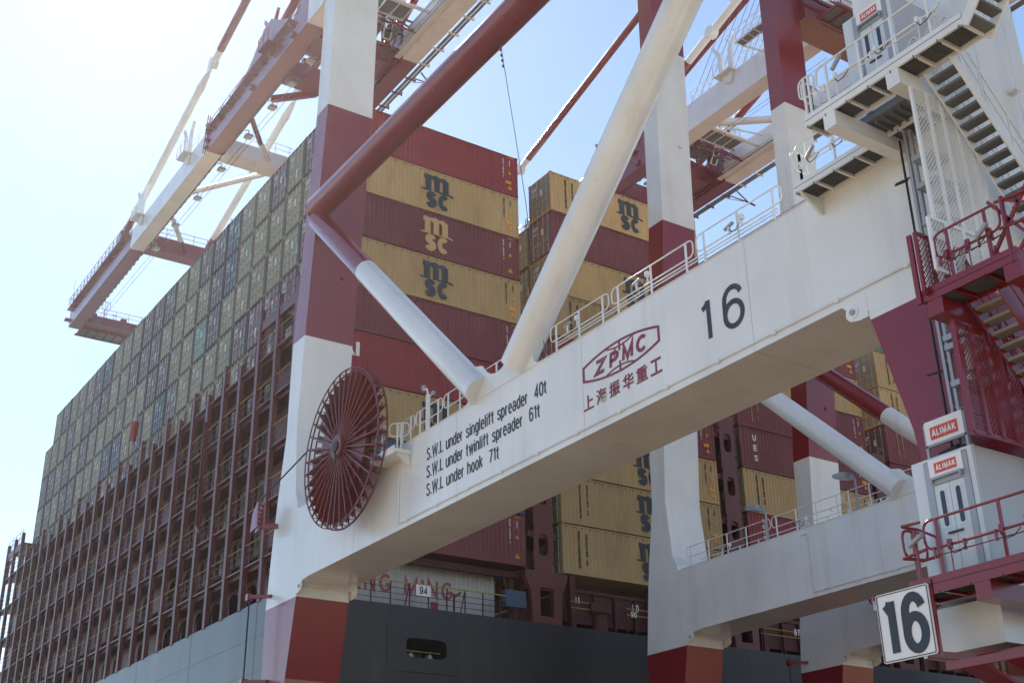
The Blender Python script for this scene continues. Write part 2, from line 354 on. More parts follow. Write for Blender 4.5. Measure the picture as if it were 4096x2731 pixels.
BODY, DOOR = {}, {}
DK = {'tan': 'tandoor', 'maroon': 'maroondoor', 'cred': 'maroondoor', 'blue': 'blue', 'teal': 'teal', 'green': 'green', 'grey': 'grey'}
CNAME = {'tan': 'tan', 'maroon': 'maroon', 'cred': 'red', 'blue': 'blue', 'teal': 'teal', 'green': 'green', 'grey': 'pale grey'}
ORD = ['top', 'second', 'third', 'fourth', 'fifth', 'sixth', 'seventh', 'eighth', 'bottom']
NTH = ['first', 'second', 'third', 'fourth', 'fifth', 'sixth', 'seventh', 'eighth', 'ninth', 'tenth', 'eleventh', 'twelfth', 'thirteenth', 'fourteenth', 'fifteenth', 'sixteenth', 'seventeenth', 'eighteenth', 'nineteenth', 'twentieth', 'twenty first', 'twenty second', 'twenty third', 'twenty fourth', 'twenty fifth']
def container(key, x, y, z, label, group, kind='short', var=None):
    if (kind, key) not in BODY: BODY[(kind, key)] = body_mesh(kind, key)
    var = random.choice((0, 1, 2)) if var is None else var
    if (key, var) not in DOOR: DOOR[(key, var)] = door_mesh(DK[key], var)
    o = bpy.data.objects.new('shipping_container', BODY[(kind, key)]); COL.objects.link(o); o.location = (x, y, z)
    tag(o, label, 'container', group)
    d = bpy.data.objects.new('door_end', DOOR[(key, var)]); COL.objects.link(d); d.parent = o
    return o
def part_mesh(o, name, me):
    c = bpy.data.objects.new(name, me); COL.objects.link(c); c.parent = o; return c

# lettering meshes shared between containers (local to the container, side y = 0)
def logo_mesh(key):
    b = MB(); c = (5.35, 0.0, .42); H = 2.1
    mz = 1.02
    for a, d in ((.30, .66), (.88, 1.24), (1.46, 1.84)):
        flat(b, '-y', c, [(a, mz), (d, mz), (d, mz+.78), (a, mz+.78)], .05)
    flat(b, '-y', c, [(.18, mz+.80), (.22, mz+1.08), (.70, mz+1.02), (.98, mz+1.10), (1.22, mz+1.0), (1.55, mz+1.06), (1.84, mz+.86), (1.84, mz+.74), (1.46, mz+.74), (1.24, mz+.86), (1.24, mz+.74), (.88, mz+.74), (.66, mz+.86), (.66, mz+.74), (.30, mz+.74)], .052)
    flat(b, '-y', c, [(.0, mz+.04), (.10, mz-.03), (.67, mz-.03), (.67, mz+.06), (.12, mz+.06)], .054)
    flat(b, '-y', c, [(1.20, mz-.03), (1.95, mz-.03), (2.18, mz-.10), (2.16, mz+.0), (1.98, mz+.06), (1.20, mz+.06)], .054)
    strokes(b, 's', '-y', (5.35+.30, 0, .46), .76, 1.06, .32, t=.02); strokes(b, 'C', '-y', (5.35+1.12, 0, .45), .82, .80, .38, t=.02)
    return b.mesh('logo', [key])
def stack_text(b, s, x, ztop, size, m=0, pitch=None):
    pitch = pitch or size*1.22; z = ztop-size
    for ch in s:
        if ch != ' ': lettering(b, ch, '-y', (x-(.12*size if ch == 'I' else .36*size), 0, z), size*(.24 if ch in 'I1' else .72), size, t=.05, m=m, offset=.012)
        z -= pitch
    return b
def side_text_mesh(key):
    b = MB(); stack_text(b, 'MEDITERRANEAN', 1.25, 2.55, .135); stack_text(b, 'SHIPPING CO', 1.78, 2.45, .135)
    return b.mesh('lettering', [key])
def number_mesh(key, s, tri=True, box_=True):
    b = MB(); stack_text(b, s, 11.15, 2.55, .085, 0); stack_text(b, '45G1', 11.62, 2.5, .085, 0)
    for k in range(4): flat(b, '-y', (11.45+.12*k, 0, CH-.20), [(0, 0), (.05, 0), (.08, .07), (.03, .07)], .05, 1)
    if tri: flat(b, '-y', (11.45, 0, .42), [(0, 0), (.34, 0), (.14, .26)], .05, 1)
    if box_: flat(b, '-y', (11.3, 0, .8 if tri else .3), [(0, 0), (.42, 0), (.42, .2), (0, .2)], .05, 1)
    flat(b, '-y', (11.55, 0, 1.5), [(0, 0), (.14, 0), (.14, .16), (0, .16)], .05, 1)
    return b.mesh('marking', [key, 'orange'])
LOGO_D, LOGO_T = logo_mesh('navy'), logo_mesh('tanlogo')
SIDE_D, SIDE_T = side_text_mesh('navy'), side_text_mesh('tanlogo')
NUM_W = number_mesh('label', 'CAIU 743328 8'); NUM_W2 = number_mesh('label', 'FFAU 152322 2', True, False); NUM_D = number_mesh('navy', 'MEDU 746958 3')
def word_mesh(words, key, x, ztop, size, pitch=None):
    b = MB(); stack_text(b, words, x, ztop, size, 0, pitch); return b.mesh('lettering', [key])

# --- side rows (first column of every bay), top tier first
sides = {
 0: [('cred', ['nw'], 'plain red'), ('tan', ['ld', 'nd'], 'tan with dark round letter logo'), ('maroon', ['lt', 'nw2'], 'maroon with tan letter logo'),
     ('tan', ['ld', 'nd'], 'tan with dark letter logo'), ('maroon', ['nw2'], 'plain maroon'), ('cred', ['ai'], 'red with two white letters'),
     ('tan', ['ld', 'nd'], 'tan with logo'), ('blue', [], 'dark blue'), ('maroon', ['nw2'], 'maroon with yellow square sticker')],
 1: [('tan', ['sd', 'ld'], 'tan with vertical lettering and logo'), ('maroon', ['tex'], 'maroon lettered tex'), ('tan', ['ld'], 'tan with partly hidden logo'),
     ('tan', ['sd', 'ld', 'nd'], 'tan with vertical lettering'), ('cred', ['nw'], 'red'), ('maroon', ['nw'], 'maroon'),
     ('tan', ['sd', 'ld', 'nd'], 'tan with dark logo and lettering'), ('tan', ['sd', 'ld', 'nd'], 'tan with dark vertical lettering'), ('tan', ['sd', 'ld', 'nd'], 'tan with lettering')],
 2: [None, None, ('maroon', ['nw'], 'maroon'), ('tan', ['nd'], 'tan'), ('maroon', ['st', 'nw2'], 'maroon with tan lettering'),
     ('maroon', ['ues', 'nw'], 'maroon with white vertical letters'), ('tan', ['sd', 'nd'], 'tan with dark vertical lettering'), ('cred', ['tri'], 'red with white vertical lettering'), ('tan', [], 'tan')],
 3: [None, ('green', [], 'green'), ('tan', ['sd'], 'tan with vertical lettering'), ('tan', ['sd'], 'tan with small vertical lettering'),
     ('maroon', ['st'], 'maroon with tan vertical lettering'), ('maroon', ['st'], 'maroon with tan lettering'), ('tan', [], 'tan'), ('maroon', [], 'maroon'), ('tan', [], 'tan')]}
TEX = word_mesh('tex', 'label', 1.45, 2.55, .50, .66)
UES = word_mesh('UES', 'label', 1.35, 2.45, .42, .70)
TRI = word_mesh('TRITON', 'label', 1.3, 2.5, .24, .36)
AI = MB(); lettering(AI, 'AI', '-y', (.4, 0, 1.35), 1.35, .8, t=.05, offset=.02); AI = AI.mesh('lettering', ['label'])
EXTRA = {'nw': ('marking', NUM_W), 'nw2': ('marking', NUM_W2), 'nd': ('marking', NUM_D), 'ld': ('logo', LOGO_D), 'lt': ('logo', LOGO_T),
         'sd': ('lettering', SIDE_D), 'st': ('lettering', SIDE_T), 'tex': ('lettering', TEX), 'ues': ('lettering', UES), 'tri': ('lettering', TRI), 'ai': ('lettering', AI)}
BNAME = ['stern stack', 'second stack', 'third stack', 'fourth stack']
BREF = ['of stack beside near crane leg', 'of stack behind pale diagonal brace', 'of stack between rear crane legs', 'of stack beyond second crane leg']
for bay, rows in sides.items():
    for t, r in enumerate(rows):
        if r is None: continue
        key, ex, desc = r
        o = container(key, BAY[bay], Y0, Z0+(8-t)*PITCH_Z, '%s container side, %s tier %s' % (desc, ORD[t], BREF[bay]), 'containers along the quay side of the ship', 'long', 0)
        for e in ex: part_mesh(o, *EXTRA[e]).location = (random.uniform(-.10, .10), 0, random.uniform(-.03, .03))
# --- the stern face: 25 columns of door ends
fixed = {(6, 1): 'blue', (8, 2): 'teal', (17, 0): 'blue', (15, 3): 'blue', (6, 0): 'blue', (8, 1): 'tan', (1, 0): 'maroon', (2, 0): 'tan', (3, 0): 'maroon', (4, 0): 'tan', (5, 0): 'tan',
         (2, 1): 'tan', (3, 1): 'tan', (4, 1): 'tan', (5, 1): 'tan', (1, 1): 'tan', (7, 1): 'maroon', (7, 0): 'maroon', (8, 0): 'maroon', (9, 0): 'tan', (10, 0): 'tan', (11, 0): 'maroon',
         (1, 2): 'maroon', (2, 2): 'tan', (3, 2): 'tan', (4, 2): 'tan', (5, 2): 'tan', (6, 2): 'tan', (7, 2): 'maroon', (2, 3): 'maroon', (3, 3): 'maroon', (4, 3): 'maroon', (5, 3): 'maroon'}
rs = random.Random(4)
for c in range(1, 25):
    for t in range(9):
        if c == 24 and t == 0: continue
        key = fixed.get((c, t)) or rs.choices(['tan', 'maroon', 'blue', 'grey'], [.56, .38, .035, .025 if t > 3 else 0])[0]
        where = 'above lashing bridge' if t < 5 else 'behind lashing bridge'
        container(key, BAY[0]+rs.uniform(-.02, .02), Y0+c*PITCH_Y, Z0+(8-t)*PITCH_Z,
            '%s container door %s, %s tier, %s column from crane leg' % (CNAME[key], where, ORD[t], NTH[c]), 'container door ends at the stern', 'short', rs.choice((0, 0, 1, 2)))
# --- second columns whose door ends show in the gaps between stacks
for bay, top in ((1, 1), (2, 2), (3, 1)):
    for c in (1, 2):
        for t in range(top, 9):
            key = rs.choices(['tan', 'maroon'], [.75, .25])[0]
            container(key, BAY[bay], Y0+c*PITCH_Y, Z0+(8-t)*PITCH_Z, '%s container door in stack gap, %s tier, %s column of %s' % (CNAME[key], ORD[t], NTH[c], BNAME[bay]), 'container door ends in the gaps between stacks', 'short', rs.choice((0, 1, 2)))
# --- pale container at deck level under the stern stack
o = container('grey', 23.9+.9, 57.0, 16.02, 'pale grey container with faded red letters standing behind the stern deck railing', 'containers along the quay side of the ship', 'long', 0)
b = MB(); strokes(b, 'YANG MING', '-y', (2.4, 0, 1.1), 7.2, .86, .16, t=.02)
b.build('lettering', 'faded', o)

# ================================================================== ship
SL = (80, 86, 0)
ship = empty('container_ship', SL)
tag(ship, 'dark hulled container ship with a rust red lashing bridge across its stern', 'ship')
def sp(mb, name, mats, parent=None): return mb.build(name, mats, parent or ship, SL)
XT, YS, ZD = 23.75, 55.25, 16.05                       # transom, quay side of the hull, deck edge
h = MB(); XE = 170; YE = 117
ox0, ox1, oz0, oz1 = 30.6, 32.95, 13.55, 14.5
h.add([(XT, YS, -5.9), (XT, YE, -5.9), (XT, YE, ZD), (XT, YS, ZD)], [(0, 3, 2, 1)], 1)  # transom, its sky reflection painted as a lighter grey
h.add([(XT, YE, -5.9), (XE, YE, -5.9), (XE, YE, ZD), (XT, YE, ZD)], [(0, 3, 2, 1)])
h.add([(XE, YS, -5.9), (XE, YE, -5.9), (XE, YE, ZD), (XE, YS, ZD)], [(0, 1, 2, 3)])
h.add([(XT, YS, ZD), (XE, YS, ZD), (XE, YE, ZD), (XT, YE, ZD)], [(0, 1, 2, 3)], 2)
def hq(x0, x1, z0, z1): h.add([(x0, YS, z0), (x1, YS, z0), (x1, YS, z1), (x0, YS, z1)], [(0, 1, 2, 3)])
hq(XT, 29.5, -5.9, ZD); hq(34, XE, -5.9, ZD); hq(29.5, 34, -5.9, 12.8); hq(29.5, 34, 15.2, ZD)
n = 40; inner = []; outer = []; cx, cz = (ox0+ox1)/2, (oz0+oz1)/2; hx, hz = (ox1-ox0)/2, (oz1-oz0)/2
for i in range(n):
    a = 2*pi*i/n; c_, s_ = cos(a), sin(a)
    inner.append((cx+hx*math.copysign(abs(c_)**.36, c_), cz+hz*math.copysign(abs(s_)**.36, s_)))
    k = min(2.25/abs(c_) if abs(c_) > 1e-6 else 1e9, 1.2/abs(s_) if abs(s_) > 1e-6 else 1e9)
    px, pz = cx+c_*k, cz+s_*k
    outer.append((min(max(px, 29.5), 34), min(max(pz, 12.8), 15.2)))
for c_ in ((29.5, 12.8), (34, 12.8), (34, 15.2), (29.5, 15.2)):
    j = min(range(n), key=lambda i: (outer[i][0]-c_[0])**2+(outer[i][1]-c_[1])**2); outer[j] = c_
vs = [(x, YS, z) for x, z in inner]+[(x, YS, z) for x, z in outer]+[(x, YS+2.5, z) for x, z in inner]
h.add(vs, [(i, n+i, n+(i+1) % n, (i+1) % n)[::-1] for i in range(n)])
h.add(vs[:n]+vs[2*n:], [(i, (i+1) % n, n+(i+1) % n, n+i) for i in range(n)])
h.add(vs[2*n:], [tuple(range(n))])
sp(h, 'hull', ['hull', 'hullglare', 'oxidedk'])
b = MB(); b.tube((ox0-.4, YS+.7, 14.0), (ox1+.4, YS+.7, 13.98), .03, 6); sp(b, 'opening_rail', 'yellow')
b = MB()
for x in (31.0, 32.1): b.prism([(x, 13.58), (x+.35, 13.58), (x+.22, 13.85), (x+.1, 13.85)], 'y', YS+.5, YS+.9)
sp(b, 'fairlead', 'galv')
# plate seams on hull
b = MB()
for z in (6.0, 9.2, 12.3): b.box(XT+.1, 120, YS-.006, YS+.01, z, z+.03)
for k in range(9): b.box(28+k*8.6, 28.02+k*8.6, YS-.006, YS+.01, -3, 16)
for z in (9.4, 12.6, 14.3): b.box(XT-.006, XT+.01, YS+.1, 116, z, z+.02)
for k in range(7): b.box(XT-.006, XT+.01, 58+k*9, 58.02+k*9, -3, 16)
sp(b, 'weld_seam', 'hull')

# ---- stern lashing bridge
lb = empty('lashing_bridge', (0, 0, 0)); lb.parent = ship
LEV = [18.25, 21.15, 24.05, 26.95, 29.75]
XF = 23.7
for k in range(26):
    y = YS+.15+k*PITCH_Y
    top = 32.9 if k in (0, 1, 2, 23, 24, 25) else (31.3 if k % 2 == 0 else 30.35)
    p = MB(); p.box(XF, XF+.26, y-.17, y+.17, ZD-.05, top); p.box(XF+1.36, XF+1.5, y-.14, y+.14, ZD, top-.6)
    p.build('post', 'oxide', lb, SL)
for li, z in enumerate(LEV):
    ylo, yhi = YS, YS+25*PITCH_Y+.3
    p = MB(); p.box(XF+.06, XF+1.55, ylo, yhi, z-.09, z); p.box(XF+.30, XF+.4, ylo, yhi, z-.30, z-.088); p.box(XF+1.4, XF+1.52, ylo, yhi, z-.30, z-.092)
    p.build('platform', 'oxide', lb, SL)
    r = MB()
    r.tube((XF+.10, ylo, z+1.12), (XF+.10, yhi, z+1.12), .024, 6, 0)
    for dz in (.42, .78): r.tube((XF+.12, ylo, z+dz), (XF+.12, yhi, z+dz), .02, 5, 1)
    for k in range(50): r.box(XF+.10, XF+.15, ylo+.75+k*PITCH_Y/2-.02, ylo+.75+k*PITCH_Y/2+.02, z, z+1.1, 1)
    r.build('guard_rail', ['yellow', 'oxide'], lb, SL)
    if li < 5:
        q = MB(); zb_ = (ZD if li == 0 else LEV[li-1]); zt = z-.31
        if zt-zb_ > 1.0:
            for k in range(25):
                ya = YS+.15+k*PITCH_Y+.03; yb = ya+PITCH_Y-.06; xx = XF+1.1
                style = (k*2+(k//5)) % 5
                if style == 2:
                    q.prism([(ya, zb_), (yb, zb_), (yb, zt), (ya, zt)], 'x', xx, xx+.03, 1)
                else:
                    m_ = .22 if style in (0, 3) else .40
                    arch = [(ya, zb_), (ya+m_, zb_), (ya+m_, zt-.75)]
                    for i in range(1, 8):
                        a = pi-pi*i/8; arch.append(((ya+yb)/2+cos(a)*((yb-ya)/2-m_), zt-.75+sin(a)*.55))
                    arch += [(yb-m_, zt-.75), (yb-m_, zb_), (yb, zb_), (yb, zt), (ya, zt)]
                    q.prism(arch, 'x', xx, xx+.03, 0)
            q.build('arched_bulkhead', ['oxide', 'oxide'], lb, SL)
for yc in (YS+.15+PITCH_Y, YS+.15+24*PITCH_Y):          # raised end towers
    p = MB(); p.box(XF+.05, XF+1.5, yc-PITCH_Y, yc+PITCH_Y, 32.0, 32.1); p.box(XF+.06, XF+.2, yc-PITCH_Y, yc+PITCH_Y, 31.5, 32.0)
    pts = [(yc-PITCH_Y+.2, 29.8), (yc-PITCH_Y+.5, 29.8), (yc-PITCH_Y+.6, 30.9), (yc-.9, 31.4), (yc+.9, 31.4), (yc+PITCH_Y-.6, 30.9), (yc+PITCH_Y-.5, 29.8), (yc+PITCH_Y-.2, 29.8), (yc+PITCH_Y-.2, 31.5), (yc-PITCH_Y+.2, 31.5)]
    p.prism(pts, 'x', XF+.25, XF+.29)
    p.build('end_tower', 'oxide', lb, SL)
    r = MB()
    for dz, mm in ((1.1, 1), (.55, 1)): r.tube((XF+.1, yc-PITCH_Y, 32.1+dz), (XF+.1, yc+PITCH_Y, 32.1+dz), .024, 5, 0)
    for k in range(5): r.tube((XF+.1, yc-PITCH_Y+k*PITCH_Y/2, 32.1), (XF+.1, yc-PITCH_Y+k*PITCH_Y/2, 33.2), .024, 5, 0)
    r.build('tower_rail', 'oxide', lb, SL)
p = MB()                                                # lashing rods, crossing above the bridge
for k in range(1, 25):
    y = YS+.15+k*PITCH_Y
    if k % 2: p.tube((XF+1.2, y-.3, 29.8), (25.66, y+.75, 33.4), .016, 5); p.tube((XF+1.2, y+.3, 29.8), (25.66, y-.75, 33.4), .016, 5)
p.build('lashing_rods', 'bar', lb, SL)
p = MB(); p.path([(XF-.06, YS+12.4, 28.6), (XF-.06, YS+12.4, 22.4), (XF-.06, YS+11.6, 21.7)], .07, 8); p.build('fire_pipe', 'oxide', lb, SL)
p = MB()
for k in range(0, 25, 2):
    y = YS+.15+k*PITCH_Y+.35; p.box(XF+.2, XF+.36, y, y+.25, 31.0, 31.32)
p.build('junction_boxes', 'yellow', lb, SL)
ws = MB(); ws.tube((XF-.1, 81.9, 31.9), (XF-.1, 81.72, 33.25), .26, 14, 0); ws.tube((XF-.1, 81.72, 33.25), (XF-.1, 81.62, 34.2), .16, 10, 1, r2=.05); ws.tube((XF-.1, 81.98, 30.9), (XF-.1, 81.9, 31.9), .05, 8, 1, r2=.13)
ws.build('marker_buoy', ['redlens', 'grey'], lb, SL)

# ---- lashing bridges between the stacks (their quay-side ends show)
def oval_plate(b, x0, x1, z0, z1, y0, y1, holes):
    """plate in the x-z plane with oval holes (list of (cx, cz, rx, rz)), built in bands"""
    zs = [z0]
    for (cx, cz, rx, rz) in holes: zs += [cz-rz*1.6, cz+rz*1.6]
    zs.append(z1)
    for i in range(0, len(zs), 2): b.box(x0, x1, y0, y1, zs[i], zs[i+1])
    for (cx, cz, rx, rz) in holes:
        n = 20; inn = []; out = []
        for i in range(n):
            a = 2*pi*i/n; c_, s_ = cos(a), sin(a)
            inn.append((cx+rx*math.copysign(abs(c_)**.6, c_), cz+rz*math.copysign(abs(s_)**.6, s_)))
            px = x0 if c_ < -.7071 else x1 if c_ > .7071 else cx+(x1-x0)/2*c_/.7071
            pz = cz-rz*1.6 if s_ < -.7071 else cz+rz*1.6 if s_ > .7071 else cz+rz*1.6*s_/.7071
            out.append((px, pz))
        vs = [(x, y0, z) for x, z in inn]+[(x, y0, z) for x, z in out]+[(x, y1, z) for x, z in inn]
        b.add(vs, [(i, (i+1) % n, n+(i+1) % n, n+i) for i in range(n)] + [(i, 2*n+i, 2*n+(i+1) % n, (i+1) % n) for i in range(n)])
for bx in (37.95, 52.6, 67.05, 81.5):
    b = MB(); x0, x1 = bx+.55, bx+1.85
    oval_plate(b, x0, x1, 18.9, 31.0, YS+.05, YS+.35, [(bx+1.2, z, .32, .62) for z in (20.4, 23.3, 26.2, 29.1)])
    for z in LEV: b.box(x0-.3, x1+.3, YS+.2, 110, z-.35, z)
    b.box(x0+.1, x1-.1, YS+2.2, YS+2.25, ZD, 31)
    # flared foot with an opening
    fx0, fx1 = bx-.05, bx+2.75
    b.prism([(fx0, 18.9), (fx0, 18.55), (fx0+.35, 17.8), (fx0+.45, 16.0), (fx0+.95, 16.0), (fx0+.95, 18.0), (fx1-.95, 18.0), (fx1-.95, 16.0), (fx1-.45, 16.0), (fx1-.35, 17.8), (fx1, 18.55), (fx1, 18.9)], 'y', YS+.05, YS+.4)
    b.box(fx0+.95, fx1-.95, YS+.06, YS+.39, 16.0, 16.45)
    b.build('lashing_bridge_end', 'oxide', ship, SL)
    r = MB()
    for z in LEV:
        r.tube((bx+.3, YS+.1, z+1.1), (bx+2.1, YS+.1, z+1.1), .025, 5); r.tube((bx+.3, YS+.1, z+.6), (bx+2.1, YS+.1, z+.6), .018, 5)
    for z in LEV[2:]:
        r.tube((bx+2.3, YS+.6, z), (bx+1.9, YS+1.9, z+3.2), .018, 5); r.tube((bx+2.3, YS+1.9, z), (bx+1.9, YS+.6, z+3.2), .018, 5)
    r.build('lashing_rail', 'oxide', ship, SL)
# ---- deck: hatch coamings, stern deck rail, number plates, fittings
b = MB(); b.box(24.4, 37.6, YS+1.2, 115, 16.06, 16.09)
for x0, x1 in ((40.75, 52.5), (55.3, 67.0), (69.8, 81.4), (84.2, 96)):
    b.box(x0, x1, YS+.55, 115, ZD+.35, 18.1); b.box(x0, x1, YS+.45, YS+.56, 18.1, 18.3)
    k = x0+.5
    while k < x1-.6: b.box(k, k+.08, YS+.3, YS+.56, ZD+.1, 18.1); k += 1.45
b.box(24.3, 37.9, YS+1.0, 115, 18.82, 18.93); 
sp(b, 'hatch_coaming', 'oxidedk')
for x in (40.9, 46.6, 52.0, 55.4, 61, 66.5, 69.9, 75.5, 81): b = MB(); b.box(x, x+.35, YS+.1, YS+.5, ZD, 18.9); sp(b, 'container_stanchion', 'oxidedk')
b = MB()
for x in (24.6, 37.4): b.box(x, x+.3, YS+.9, YS+1.2, ZD, 18.85)
b.box(24.2, 37.9, YS+.75, YS+1.1, 18.5, 18.86)
sp(b, 'stern_frame', 'oxidedk')
r = MB()
r.tube((24.0, YS+.15, 17.22), (37.7, YS+.15, 17.3), .035, 6, 0)
for dz in (.3, .6, .9): r.tube((24.0, YS+.15, ZD+dz), (37.7, YS+.15, ZD+dz), .018, 5, 1)
for k in range(13): r.box(24.2+k*1.1, 24.25+k*1.1, YS+.12, YS+.18, ZD, 17.25, 1)
for k in range(0, 13, 3): r.bar((24.2+k*1.1, YS+.15, 17.2), (24.2+k*1.1-.25, YS+.15, ZD), .05, .05, 1)
sp(r, 'deck_rail', ['yellow', 'oxidedk'])
r = MB()
for x0, x1 in ((40.9, 42.2), (44.8, 52.4), (55.2, 66.8), (69.7, 81.2)):
    for z in (17.15, 17.5): r.tube((x0, YS+.12, z), (x1, YS+.12, z), .03, 6, 0)
    k = x0
    while k < x1: r.box(k, k+.05, YS+.1, YS+.15, ZD, 17.5, 1); k += 1.6
sp(r, 'walkway_rail', ['yellow', 'oxidedk'])
pl = MB(); pl.box(31.1, 31.95, YS-.03, YS+.0, 16.65, 17.2); po = sp(pl, 'number_plate', 'label')
b = MB(); strokes(b, '94', '-y', (31.29, YS-.03, 16.76), .48, .33, .18); sp(b, 'numeral', 'navy', po)
for txt, x, z, hh in (('91', 41.3, 17.50, .36), ('90', 45.5, 17.5, .36), ('90', 45.1, 17.05, .30), ('88', 51, 17.5, .36), ('87', 58.0, 17.3, .36), ('83', 71.5, 17.3, .36)):
    b = MB(); strokes(b, txt, '-y', (x, YS+.44 if z > 17.4 else YS+.08, z), .5*hh/.36, hh, .17); sp(b, 'numeral', 'label')
b = MB(); b.box(36.65, 37.95, YS+.1, YS+.5, 16.75, 17.65); sp(b, 'hose_box', 'blue')
b = MB(); b.tube((43.1, YS+.3, ZD), (43.1, YS+.3, 17.0), .36, 14); b.tube((43.1, YS+.3, 17.0), (43.1, YS+.3, 17.15), .55, 14); b.box(42.4, 43.8, YS+.2, YS+.5, 17.15, 17.6); sp(b, 'mooring_roller', 'oxidedk')
b = MB(); b.box(32.2, 32.6, YS+.3, YS+.4, ZD, 16.5); b.box(33.6, 33.68, YS+.4, YS+.5, ZD, 17.1); b.bar((33.6, YS+.4, 16.9), (34.0, YS+.4, 17.2), .12, .1); sp(b, 'deck_fitting', 'cred')

# ================================================================== crane
KL = (32.75, 31.5, 0)
crane = empty('ship_to_shore_crane', KL)
tag(crane, 'red and white crane with big 16 on its beam and a dark red cable reel', 'crane', 'ship to shore cranes')
def kp(mb, name, mats, parent=None): return mb.build(name, mats, parent or crane, KL)
BANDS = [13.8, 25.8, 37.7, 49.7, 61.7]
def band(z): return sum(z > q for q in BANDS) % 2       # 0 red, 1 white  (red below 13.8)
def legrows(rows, x0, x1):
    def at(z):
        for (a, b) in zip(rows, rows[1:]):
            if a[0] <= z <= b[0]:
                t = (z-a[0])/(b[0]-a[0]); return (z, a[1]+t*(b[1]-a[1]), a[2]+t*(b[2]-a[2]))
    rr = sorted(set(rows) | {at(q) for q in BANDS if rows[0][0] < q < rows[-1][0]})
    b = MB()
    for (z, n, f), (z2, n2, f2) in zip(rr, rr[1:]):
        vs = [(x0, n, z), (x1, n, z), (x1, f, z), (x0, f, z), (x0, n2, z2), (x1, n2, z2), (x1, f2, z2), (x0, f2, z2)]
        b.add(vs, [(0, 1, 5, 4), (1, 2, 6, 5), (2, 3, 7, 6), (3, 0, 4, 7)], band((z+z2)/2))
    z, n, f = rr[-1]; b.add([(x0, n, z), (x1, n, z), (x1, f, z), (x0, f, z)], [(0, 1, 2, 3)], band(z-.1))
    z, n, f = rr[0]; b.add([(x0, n, z), (x1, n, z), (x1, f, z), (x0, f, z)], [(3, 2, 1, 0)], band(z+.1))
    return b
SEA = [(2.2, 48.6, 50.6), (10.6, 47.94, 50.38), (13.8, 47.27, 50.37), (17.4, 47.55, 49.95), (17.95, 47.65, 49.85), (18.4, 47.9, 49.8), (21.43, 48.18, 49.25), (25.8, 47.86, 49.14), (37.7, 46.69, 47.93), (49.7, 46.28, 47.55), (62, 46.0, 47.3)]
LAND = [(2.2, 13.5, 15.0), (10.95, 13.35, 16.0), (13.9, 13.2, 16.69), (17.5, 13.2, 16.4), (18.6, 13.2, 15.9), (30, 13.3, 15.6), (62, 13.5, 15.4)]

def loop_rail(b, p0, p1, z0, h=1.05, r=.022, post=1.35, gap=True, m=0, mid=True, out=(0, 0)):
    """hand rail section between two plan points: top and middle rail joined by rounded ends, with posts"""
    p0, p1 = Vector((p0[0], p0[1], 0)), Vector((p1[0], p1[1], 0)); L = (p1-p0).length; d = (p1-p0)/L
    zt, zm = z0+h, z0+h*.52
    def P(s, z): v = p0+d*s; return (v.x, v.y, z)
    rad = min(.16, (zt-zm)*.4)
    pts = []
    for cs, cz_, a0 in ((rad, zt-rad, pi/2), (rad, zm+rad, pi), (L-rad, zm+rad, 3*pi/2), (L-rad, zt-rad, 0)):
        for k in range(4): a = a0+pi/2*k/3; pts.append(P(cs+cos(a)*rad, cz_+sin(a)*rad))
    b.path(pts, r, 6, m, True)
    n = max(1, round((L-.6)/post))
    for i in range(n+1):
        s = .3+(L-.6)*i/n; v = P(s, 0); b.box(v[0]-.022, v[0]+.022, v[1]-.026, v[1]+.026, z0-.02, zt-.01, m)

def bulkhead_lamp(b, x, y, z, m_body=0, m_box=1, m_cable=2):
    b.tube((x, y-.16, z+.05), (x, y+.16, z-.02), .05, 8, m_body); b.box(x-.03, x+.03, y-.03, y+.03, z-.22, z+.02, m_box)
    b.box(x-.06, x+.06, y-.55, y-.43, z-.02, z+.13, m_box); b.box(x-.02, x+.02, y-.51, y-.47, z-.2, z-.02, m_box)
    b.path([(x, y, z-.03), (x-.02, y-.1, z-.2), (x-.02, y-.26, z-.24), (x, y-.42, z-.05)], .012, 5, m_cable)

def floodlight(name, base, tip, parent):
    b = MB(); b.path([base, (tip[0], tip[1], base[2]+.05), tip], .05, 6, 0)
    x, y, z = tip
    b.prism([(y-.38, z-.05), (y+.38, z+.06), (y+.34, z+.26), (y-.30, z+.18)], 'x', x-.28, x+.28, 0)
    o = kp(b, name, ['galv'], parent)
    l_ = MB(); l_.prism([(y-.33, z-.062), (y+.33, z+.036), (y+.33, z+.046), (y-.33, z-.052)], 'x', x-.24, x+.24, 0); kp(l_, 'lens', 'lamp', o)
    return o

